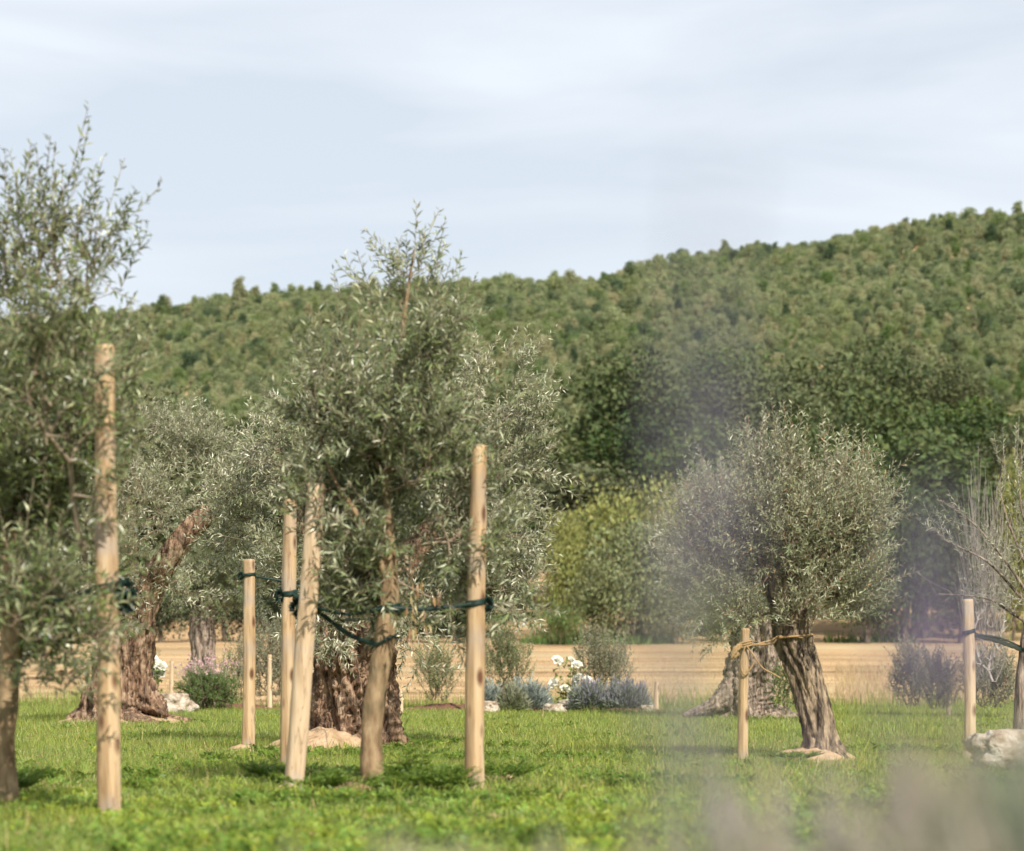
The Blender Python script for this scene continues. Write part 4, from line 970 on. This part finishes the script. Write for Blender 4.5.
shrub(985, 716, 462, 62, 520, 0, 'shrub', 'bare grey twiggy bush standing upright behind the right shoots', 30, seed=10, up=2.2, jit=.22, twig='twig_grey', name='bare_bush', cat='bush', L=(.3, .6))
shrub(785, 724, 664, 30, 80, 14, 'shrub_green', 'small green shrub between the two right trunks', 29, seed=23)
# loose foliage cushions of the flower bed
def cushion(px, pyb, top, w, Y, n, mat, label, seed, flower=None, name='cushion_plant', cat='plant', group='grey cushion plants in the flower bed'):
    r = np.random.default_rng(seed); x = (px-512)/FPX*Y; H = (pyb-top)/FPX*Y; W = w/FPX*Y
    root = empty(name, (x, Y, GZ)); tag(root, label, cat, group)
    v = unit(r.normal(size=(n, 3))); v[:, 2] = np.abs(v[:, 2]); g = np.array([mnoise.noise(Vector(q*2.6+seed)) for q in v])[:, None]; P = v*np.array([W*.42, W*.35, H*.72])*(r.uniform(.5, 1, (n, 1))+.5*g); P[:, 2] += .06; P[:, 2] += (r.random(n) < .06)*r.uniform(0, .1, n)
    D = unit(v+r.normal(size=(n, 3))*.35+np.array([0, 0, .5])); ln = r.uniform(.05, .11, n)
    V, F = leaves_vf(P, D, r.normal(size=(n, 3))+v, ln, ln*.22); link('foliage', mesh('foliage', V, F, M[mat]), parent=root)
    if flower:
        m = n//4; q = r.integers(0, n, m); P2 = P[q]*np.array([1, 1, 1.12]); D2 = unit(v[q]*.5+np.array([0, 0, 1.2])+r.normal(size=(m, 3))*.2); l2 = r.uniform(.06, .1, m)
        V, F = leaves_vf(P2+D2*.05, D2, r.normal(size=(m, 3)), l2, l2*.25); link('flowers', mesh('flowers', V, F, M[flower]), parent=root)
    return root
cushion(488, 706, 674, 34, 35.6, 1300, 'santolina', 'grey cushion plant behind the first pale rock by the upright post', 1)
cushion(528, 711, 676, 52, 34.6, 2400, 'santolina', 'broad silvery cushion plant left of the white roses', 2)
cushion(512, 711, 684, 34, 34.2, 1200, 'shrub_grey', 'greener low cushion plant in front of the silvery one', 3)
cushion(590, 711, 680, 50, 34.2, 2000, 'lav_leaf', 'grey-green lavender mound just right of the white roses', 4, 'lav_bed', 'lavender', 'lavender', 'lavender mounds in the flower bed')
cushion(628, 711, 680, 50, 34.0, 2200, 'lav_leaf', 'grey-violet lavender mound at the right end of the bed', 5, 'lav_bed', 'lavender', 'lavender', 'lavender mounds in the flower bed')
cushion(163, 704, 688, 26, 34.4, 500, 'shrub_green', 'small green tuft in front of the white rock at left', 6, name='leafy_tuft', group=None)
def pinks():
    r = np.random.default_rng(5); Y = 35.2
    for (cx, cy, w, h, n, lb, g) in ((205, 668, 40, 14, 120, 'cloud of pale pink flowers behind the low green shrub', None), (106, 654, 18, 34, 90, 'pale pink flower clump behind the tall left post', None)):
        x = (cx-512)/FPX*Y; root = empty('pink_flowers', (x, Y+.5, 0)); tag(root, lb, 'flowers')
        P = np.stack([r.normal(size=n)*w*.45/FPX*Y, r.normal(size=n)*.2, (CAMH-(cy+r.normal(size=n)*h*.5-HOR)/FPX*Y)], 1); P[:, 2] = np.maximum(P[:, 2], .08)
        V, F = leaves_vf(np.repeat(P, 5, 0), r.normal(size=(n*5, 3))+[0, 0, .4], r.normal(size=(n*5, 3)), np.full(n*5, .035), np.full(n*5, .03)); link('petals', mesh('petals', V, F, M['pink']), parent=root)
        B0 = np.stack([P[:, 0]*.5, P[:, 1]*.5, np.zeros(n)], 1); V, F = tubes_vf(B0, P, np.full(n, .004), np.full(n, .003), 4); link('stems', mesh('stems', V, F, M['lav_stem']), parent=root)
        V, F = leaves_vf(B0*.5+P*.5+r.normal(size=P.shape)*.05, r.normal(size=P.shape)+[0, 0, .5], r.normal(size=P.shape), np.full(n, .07), np.full(n, .02)); link('leaves', mesh('leaves', V, F, M['shrub']), parent=root)
pinks()
def rose_me(seed, rad):
    r = np.random.default_rng(seed); P = []; D = []; Nn = []; Ln = []
    for ring, (m, el, l) in enumerate(((6, .15, 1.), (6, .6, .85), (5, 1.0, .65), (4, 1.35, .45))):
        for j in range(m):
            a = j/m*6.28+ring*.5+r.normal()*.1; d = np.array([math.cos(a)*math.cos(el), math.sin(a)*math.cos(el), math.sin(el)]); P.append(d*.1*rad+[0, 0, .1*rad]); D.append(d)
            Nn.append(np.array([-math.cos(a)*math.sin(el), -math.sin(a)*math.sin(el), math.cos(el)])); Ln.append(rad*l)
    Ln = np.array(Ln); V, F = leaves_vf(np.array(P), np.array(D), np.array(Nn), Ln, Ln*1.1, mid=.7, fold=.3); return mesh('blossom', V, F, M['petal'])
def roses(name, Y, stemx, spots, rad, label, seed):
    r = np.random.default_rng(seed); bx = (stemx-512)/FPX*Y; root = empty(name, (bx, Y, 0)); tag(root, label, 'flowers')
    A = []; B = []; me = [rose_me(seed+i, rad) for i in range(3)]
    for i, (px, py) in enumerate(spots):
        p = at(px, py, Y)-np.array([bx, Y, 0]); p[1] = r.normal()*.08; base = np.array([r.normal()*.03, r.normal()*.03, 0]); mid = base*.4+p*.6+np.array([0, 0, .06])
        A += [base, mid]; B += [mid, p]; o = link('blossom', me[i % 3], parent=root, loc=tuple(p)); o.rotation_euler = (r.uniform(.5, 1.2), r.normal()*.3, r.normal()*.6)
    A = np.array(A); B = np.array(B); V, F = tubes_vf(A, B, np.full(len(A), .006), np.full(len(A), .005), 5); link('stems', mesh('stems', V, F, M['lav_stem']), parent=root)
    n = 260; q = r.integers(0, len(A), n); t = r.random((n, 1)); P = A[q]*(1-t)+B[q]*t+r.normal(size=(n, 3))*.05; P[:, 2] = np.maximum(P[:, 2], .05)
    V, F = leaves_vf(P, r.normal(size=(n, 3))+[0, 0, .3], r.normal(size=(n, 3))+[0, 0, 1], np.full(n, .07), np.full(n, .045)); link('foliage', mesh('foliage', V, F, M['rose_leaf']), parent=root)
roses('rose_bush', 34.8, 569, [(557, 661), (571, 662), (577, 666), (578, 679), (587, 681), (565, 690), (554, 684)], .085, 'white roses on yellow-green stems in the middle of the bed', 31)
roses('rose_bush', 34.2, 152, [(143, 662), (152, 661), (146, 671), (160, 667), (158, 673)], .10, 'cluster of creamy white blooms beside the left white rock', 41)

# ------------------------------------------------------------------ rocks
def rock(px, py, w, h, Y, label, seed, zb=None, dep=.7, group='pale stones edging the flower bed'):
    W = w/FPX*Y/2; H = h/FPX*Y; n, m = 28, 44; V = []
    for i in range(n+1):
        ph = math.pi*i/n
        for j in range(m):
            a = j/m*2*math.pi; d = Vector((math.sin(ph)*math.cos(a), math.sin(ph)*math.sin(a), math.cos(ph)))
            e = 1+.34*mnoise.noise(d*1.3+Vector((seed*3.1, 0, 0)))+.16*mnoise.noise(d*3.1+Vector((0, seed, 0)))+.10*mnoise.noise(d*7)-.12*max(0, 1-abs(mnoise.noise(d*2.2+Vector((seed, 5, 2))))*7)+.04*mnoise.noise(d*17)
            q = d*e; q.z = max(min(q.z, .78+.1*mnoise.noise(d*2+Vector((seed, 1, 1)))), -.6)
            V.append((q.x*W, q.y*W*dep, q.z*H*.62+H*.36))
    i = np.arange(n)[:, None]*m; j = np.arange(m)[None]; k = (j+1) % m
    F = np.stack([i+j, i+m+j, i+m+k, i+k], -1).reshape(-1, 4); x = (px-512)/FPX*Y
    o = link('rock', mesh('rock', V, F, M['rock'], True), loc=(x, Y, GZ)); tag(o, label, 'rock', group); return o
rock(1014, 775, 88, 50, 14.9, 'large pale limestone boulder at the right edge', 1, group=None)
rock(170, 700, 50, 24, 33.6, 'long flat white rock beside the slanting olive trunk', 2, group=None)
rock(487, 708, 26, 15, 33.6, 'pale stone at the foot of the tall upright post', 3)
rock(555, 708, 22, 12, 33.5, 'pale stone in front of the rose stems, on the bark mulch', 4)
rock(572, 698, 32, 15, 34.6, 'pale stone directly under the white roses', 5)
rock(603, 701, 22, 14, 35.0, 'small pale stone half hidden behind the lavender', 6)
rock(502, 700, 16, 14, 35.2, 'small pale stone between the grey cushion plants', 7)
rock(647, 710, 14, 10, 33.8, 'small pale stone at the right end of the bed', 8)

# ------------------------------------------------------------------ ties and rope
def band(pts, w, th, mat, name, parent=None, label=None, cat=None, group=None, n=60):
    """a flat webbing band: an oval tube"""
    C = catmull(pts, n); T = unit(np.gradient(C, axis=0)); up = np.array([0, 0, 1.]); S = unit(np.cross(T, up)); U = np.cross(S, T); k = 8; V = []
    for i in range(n):
        for j in range(k):
            a = j/k*6.283; V.append(C[i]+S[i]*math.cos(a)*th/2+U[i]*math.sin(a)*w/2*(1+.12*math.sin(i*.7)))
    i = np.arange(n-1)[:, None]*k; j = np.arange(k)[None]; q = (j+1) % k
    F = [np.stack([i+j, i+q, i+k+q, i+k+j], -1).reshape(-1, 4)]
    org = np.zeros(3) if parent else C[0]
    if parent is not None: org = np.array(parent.location)
    o = link(name, mesh(name, np.array(V)-org, F, mat, True), parent=parent)
    if parent is None: o.location = tuple(org)
    if label: tag(o, label, cat, group)
    return o
def ring_pts(c, r, n=12, tilt=0, a0=0, turns=1.0):
    return [c+np.array([math.cos(a)*r, math.sin(a)*r, tilt*math.cos(a)+.012*(i/n)]) for i, a in enumerate(np.linspace(a0, a0+6.283*turns, int(n*turns)+1))]
def tie(parts, label, loc, knots=()):
    root = empty('tree_tie', tuple(loc)); tag(root, label, 'tree tie', 'green bands tying the trees to the posts')
    for nm, pts, w in parts: band(pts, w*.8, .005, M['strap'], nm, root)
    for c, r in knots:
        rr = np.random.default_rng(int(abs(c[0])*100)); n = 60; v = unit(rr.normal(size=(n, 3))); V, F = leaves_vf(np.array(c)+v*r*.25*[1, 1, 1.6]-np.array(loc), v*[.6, .6, 1], rr.normal(size=(n, 3)), np.full(n, r*.62), np.full(n, r*.5)); link('knot', mesh('knot', V, F, M['strap']), parent=root)
    return root
Yc = 12.6; kc = Yc/FPX
tr608 = at(388, 608, Yc); p475 = at(475.5, 606, Yc); p303 = at(308, 607, Yc); p303[1] += .04
off = .045
tie([('loop', ring_pts(tr608, .062, tilt=.008), .022), ('loop', ring_pts(tr608+[0, 0, -.022], .063, tilt=-.01), .022),
     ('strap', [tr608+[.03, -.06, 0], tr608*.5+p475*.5+[0, -.05, -.012], p475+[-.02, -.05, .01]], .024), ('strap', [tr608+[.03, .06, -.01], tr608*.5+p475*.5+[0, .05, .0], p475+[-.02, .05, .0]], .02),
     ('post_loop', ring_pts(p475, .053, tilt=.006, turns=2), .028)], 'dark green band tying the young trunk to the tall upright post', tr608, [(p475+[.06, 0, .01], .05)])
tie([('post_loop', ring_pts(p303, .056, tilt=-.01, turns=2), .022), ('strap', [p303+[.03, -.055, 0], p303*.5+tr608*.5+[0, -.06, -.035], tr608+[-.03, -.06, -.005]], .022),
     ('strap', [p303+[.03, .05, -.01], p303*.45+at(386, 645, Yc)*.55+[0, .02, -.04], at(386, 645, Yc)+[-.03, -.05, 0]], .03),
     ('trunk_loop', ring_pts(at(384, 643, Yc), .066, tilt=.03), .02)], 'dark green band sagging from the leaning pale post to the young trunk', p303, [(p303+[-.06, -.03, 0], .055)])
p289 = at(289.5, 596, 15.5)
tie([('post_loop', ring_pts(p289, .05, tilt=.006, turns=2), .03), ('strap', [p289+[.03, -.05, 0], p289+[.3, .3, -.06], p289+[.62, 1.4, -.1], at(342, 620, 19.2)], .03)], 'dark green band round the slimmer post behind the leaning one', p289, [(p289+[-.06, -.02, 0], .05)])
p244 = at(248.5, 576, 18.9)
tie([('post_loop', ring_pts(p244, .056, tilt=.004), .03), ('strap', [p244+[.02, .05, 0], p244+[.35, .1, -.05], at(330, 590, 19.8)], .02)], 'dark band round the lone short post at left', p244, [(p244+[-.06, -.02, 0], .035)])
p109 = at(107, 587, 10.4); ltr = at(13, 600, 11.0)
tie([('post_loop', ring_pts(p109, .06, tilt=.012), .016), ('post_loop', ring_pts(p109+[0, 0, -.028], .06, tilt=.012), .016), ('strap', [p109+[-.02, -.055, 0], p109*.5+ltr*.5+[0, -.05, -.03], ltr+[.02, -.07, 0]], .02),
     ('trunk_loop', ring_pts(ltr, .085), .024)], 'black-green band round the tall thick post in the left leaves', p109, [(p109+[.075, 0, -.02], .07), (p109+[.085, 0, -.07], .055)])
p968 = at(968.5, 634, 17); rt = at(1026, 650, 19.5)
tie([('post_loop', ring_pts(p968, .047, tilt=.01, turns=2), .02), ('strap', [p968+[.03, .0, 0], at(995, 640, 17.8), at(1012, 646, 18.8), rt+[-.05, -.05, 0]], .045), ('strap', [p968+[.03, .0, .0], at(1000, 638, 18), rt+[-.05, 0, .03]], .02),
     ('trunk_loop', ring_pts(rt, .065), .03)], 'dark green band stretched from the right post to the edge tree', p968)
# rope
ry = 16.6; pr = at(744.5, 646, ry); trunk_pt = at(797, 638, 17.0)
root = empty('rope', tuple(pr)); tag(root, 'natural rope tied from the short thin post to the leaning trunk', 'rope')
for i in range(3): band(ring_pts(pr+[0, 0, -.015+.016*i], .047, tilt=.01, turns=1), .014, .014, M['rope'], 'coil', root)
band([pr+[.03, -.03, .01], pr*.5+trunk_pt*.5+[0, 0, -.012], trunk_pt+[-.14, -.1, 0], trunk_pt+[-.04, -.15, .01]], .014, .014, M['rope'], 'span', root)
band([pr+[.03, -.03, -.0], pr*.5+trunk_pt*.5+[0, 0, .012], trunk_pt+[-.14, -.12, 0.01], trunk_pt+[.03, -.15, .0]], .012, .012, M['rope'], 'span', root)
band(ring_pts(trunk_pt+[-.04, 0, 0], .150, n=20, tilt=.012), .014, .014, M['rope'], 'coil', root)
band([pr+[0, -.05, 0], pr+[-.03, -.05, -.12], pr+[.0, -.05, -.2], pr+[.07, -.05, -.1]], .012, .012, M['rope'], 'tail', root)
band([pr+[.01, -.05, 0], pr+[.06, -.05, -.07], pr+[.12, -.04, -.15], pr+[.19, -.04, -.19], pr+[.24, -.04, -.22]], .011, .011, M['rope'], 'tail', root)
for j in range(2): band([pr+[-.02, -.04, .01], pr+[-.07, -.05, -.02-.02*j], pr+[-.09, -.04, -.08], pr+[-.04, -.04, -.05]], .03, .012, M['rope'], 'knot', root)

# ------------------------------------------------------------------ weeds by the trunks
def weed(px, py, Y, h, label, seed, spread=.12, n=9):
    r = np.random.default_rng(seed); x = (px-512)/FPX*Y; root = empty('weed', (x, Y, GZ)); tag(root, label, 'weed', 'leafy weeds around the young trunk')
    A = []; B = []; P = []; D = []; Nn = []; Ln = []
    for i in range(n):
        b = np.array([r.normal()*.03, r.normal()*.03, .02]); a = r.uniform(0, 6.28); e = np.array([math.cos(a)*spread*r.uniform(.4, 1.3), math.sin(a)*spread, h*r.uniform(.55, 1.05)])
        A.append(b); B.append(b+e)
        for q in range(7):
            t = .3+.7*q/6; c = b+e*t
            for s in (-1, 1):
                aa = a+s*1.2+r.normal()*.4; d = np.array([math.cos(aa), math.sin(aa), .35]); side = unit(np.cross(d, [0, 0, 1.])); L0 = .085*(1.25-t)*r.uniform(.8, 1.3)
                for m in range(4):
                    tt = .25+.25*m
                    for s2 in (-1, 1): P.append(c+d*L0*tt); D.append(d+side*s2*1.0); Nn.append(np.array([0, 0, 1])+r.normal(size=3)*.3); Ln.append(L0*.5*(1.2-tt*.6))
    V, F = tubes_vf(np.array(A), np.array(B), np.full(n, .003), np.full(n, .0015), 4); link('stems', mesh('stems', V, F, M['weed']), parent=root)
    Ln = np.array(Ln); V, F = leaves_vf(np.array(P), np.array(D), np.array(Nn), Ln, Ln*.42); link('foliage', mesh('foliage', V, F, M['weed']), parent=root)
weed(408, 770, 12.4, .30, 'tallest ferny weed just right of the young trunk', 1, n=8, spread=.1)
weed(426, 774, 12.2, .16, 'wide ferny weed in the middle of those right of the young trunk', 2, .2, 14)
weed(446, 776, 12.1, .13, 'low ferny weed next to the tall upright post', 3, .2, 12)
weed(325, 776, 12.2, .12, 'low leafy weed between the leaning pale post and the young trunk', 4, .2, 12)
weed(345, 772, 12.6, .10, 'small weed close left of the young trunk', 5, .18, 10)
weed(500, 764, 13.2, .13, 'leafy weed right of the tall upright post', 6, .22, 12)
weed(392, 778, 12.0, .10, 'low weed at the foot of the young trunk', 7, .15, 10)
weed(275, 764, 13.5, .11, 'leafy weed just left of the leaning pale post', 9, .2, 10)
weed(20, 770, 11.9, .16, 'dark leafy weed beside the left edge trunk', 8, .2, 12)
weed(792, 745, 16.2, .07, 'low weed at the foot of the leaning trunk', 10, .22, 12)

# ------------------------------------------------------------------ lavender right in front of the lens
def spike_me(seed, L, rad, mat, whorls=11, gaps=0, stem=.5):
    """a lavender stalk: square thin stem with whorls of calyces; its foot at the origin"""
    r = np.random.default_rng(seed); P = []; D = []; Ln = []
    for w_ in range(whorls):
        t = w_/(whorls-1); z = stem-L+L*t; z = z-(L*.28 if w_ < 2 and gaps else 0); rr = rad*(1-.45*t)
        for j in range(9):
            a = j/9*6.28+w_*.4; d = np.array([math.cos(a), math.sin(a), 1.1]); P.append(np.array([math.cos(a)*rr*.2, math.sin(a)*rr*.2, z])); D.append(d); Ln.append(rr*1.5*r.uniform(.8, 1.2))
    Ln = np.array(Ln); V, F = leaves_vf(np.array(P), np.array(D), np.array(P)*[1, 1, 0]+[0, 0, .001], Ln, Ln*.5, fold=.3, mid=.55)
    tv, tf = tubes_vf(np.array([[0, 0, 0.]]), np.array([[0, 0, stem]]), np.array([.0011]), np.array([.0008]), 4)
    mi = [0]*len(F)+[1]*len(tf)
    return mesh('flower_stalk', np.vstack([V, tv]), [F, tf+len(V)], [M[mat], M['lav_stem']], mi=mi)
def aim(o, base, tip):
    v = Vector(tip)-Vector(base); o.location = base; o.rotation_euler = v.to_track_quat('Z', 'Y').to_euler(); s = v.length/.5; o.scale = (1, 1, s)
SP = [spike_me(i, .05, .0036, 'lav_flower') for i in range(3)]; SD = [spike_me(i+5, .06, .0062, 'lav_dry', 12, 1) for i in range(3)]
def lavender(name_label, cx, cy, R0, H, n_low, tips, seed, sp, leaf_h=.36):
    r = np.random.default_rng(seed); root = empty('lavender_bush', (cx, cy, 0)); tag(root, name_label, 'lavender', 'lavender bushes close in front of the camera')
    n = 5000; v = unit(r.normal(size=(n, 3))); v[:, 2] = np.abs(v[:, 2]); P = v*np.array([R0, R0, leaf_h])*r.uniform(.3, 1, (n, 1))**.6; D = unit(v*[.5, .5, .5]+[0, 0, .8]+r.normal(size=(n, 3))*.25); ln = r.uniform(.03, .05, n)
    V, F = leaves_vf(P, D, r.normal(size=(n, 3)), ln, ln*.11); link('foliage', mesh('foliage', V, F, M['lav_leaf']), parent=root)
    for i in range(n_low):
        a = r.uniform(0, 6.28); q = math.sqrt(r.random()); b = (math.cos(a)*R0*.45*q, math.sin(a)*R0*.45*q, .08); t = (math.cos(a)*R0*1.25*q, math.sin(a)*R0*1.25*q, H*r.uniform(.88, 1.0)*(1-.07*q*q))
        o = link('flower_stalk', sp[i % 3], parent=root); aim(o, b, t)
    for (px, py, Y) in tips:
        p = at(px, py, Y)-np.array([cx, cy, 0]); o = link('flower_stalk', SP[int(px) % 3], parent=root); aim(o, (p[0]*.25+r.normal()*.06, p[1]*.25+r.normal()*.08+.05, .1), tuple(p))
lavender('lavender bush nearest the lens, its violet spikes a blurred veil right of centre', .07, .62, .17, .50, 46,
         [(720, 170, .50), (700, 300, .54), (735, 345, .60), (680, 380, .66), (655, 560, .74), (668, 590, .80), (700, 712, .95), (735, 745, 1.1)], 1, SP)
lavender('lavender bush further right, blurring the dark trees beside the leaning olive', .24, .85, .16, .52, 40,
         [(932, 478, .66), (915, 500, .70), (940, 520, .72), (900, 540, .78), (948, 505, .74), (875, 705, .95), (800, 730, 1.0)], 2, SP)
lavender('faded beige lavender bush blurred in the lower right corner', .37, 1.50, .22, .575, 100, [], 3, SD, .56)
lavender('faded lavender bush blurred under the leaning olive', .24, 1.75, .18, .53, 70, [], 4, SD, .46)
lavender('low faded lavender bush blurred at the bottom centre', -.03, 1.95, .20, .475, 60, [], 5, SD, .38)
lavender('faded lavender bush at the far right, mostly beyond the frame', .72, 1.6, .26, .58, 80, [], 6, SD, .46)
# ------------------------------------------------------------------ thin summer haze
HAZE = 0
if HAZE:
    hx, y0, y1, z0, z1 = 620, -100, 1550, -2, 160
    V = [(x, y, z) for x in (-hx, hx) for y in (y0, y1) for z in (z0, z1)]
    F = np.array([(0, 1, 3, 2), (4, 6, 7, 5), (0, 4, 5, 1), (2, 3, 7, 6), (0, 2, 6, 4), (1, 5, 7, 3)])
    m, n, l = newmat('haze'); pv = n.new('ShaderNodeVolumePrincipled'); pv.inputs['Density'].default_value = HAZE; pv.inputs['Color'].default_value = (.86, .90, .96, 1); pv.inputs['Anisotropy'].default_value = .2
    o_ = n.new('ShaderNodeOutputMaterial'); l.new(pv.outputs[0], o_.inputs['Volume'])
    tag(link('haze', mesh('haze', V, F, m)), kind='stuff', label='thin pale summer haze in the air over field and hill')
print('wood trees', NW, 'single', count)
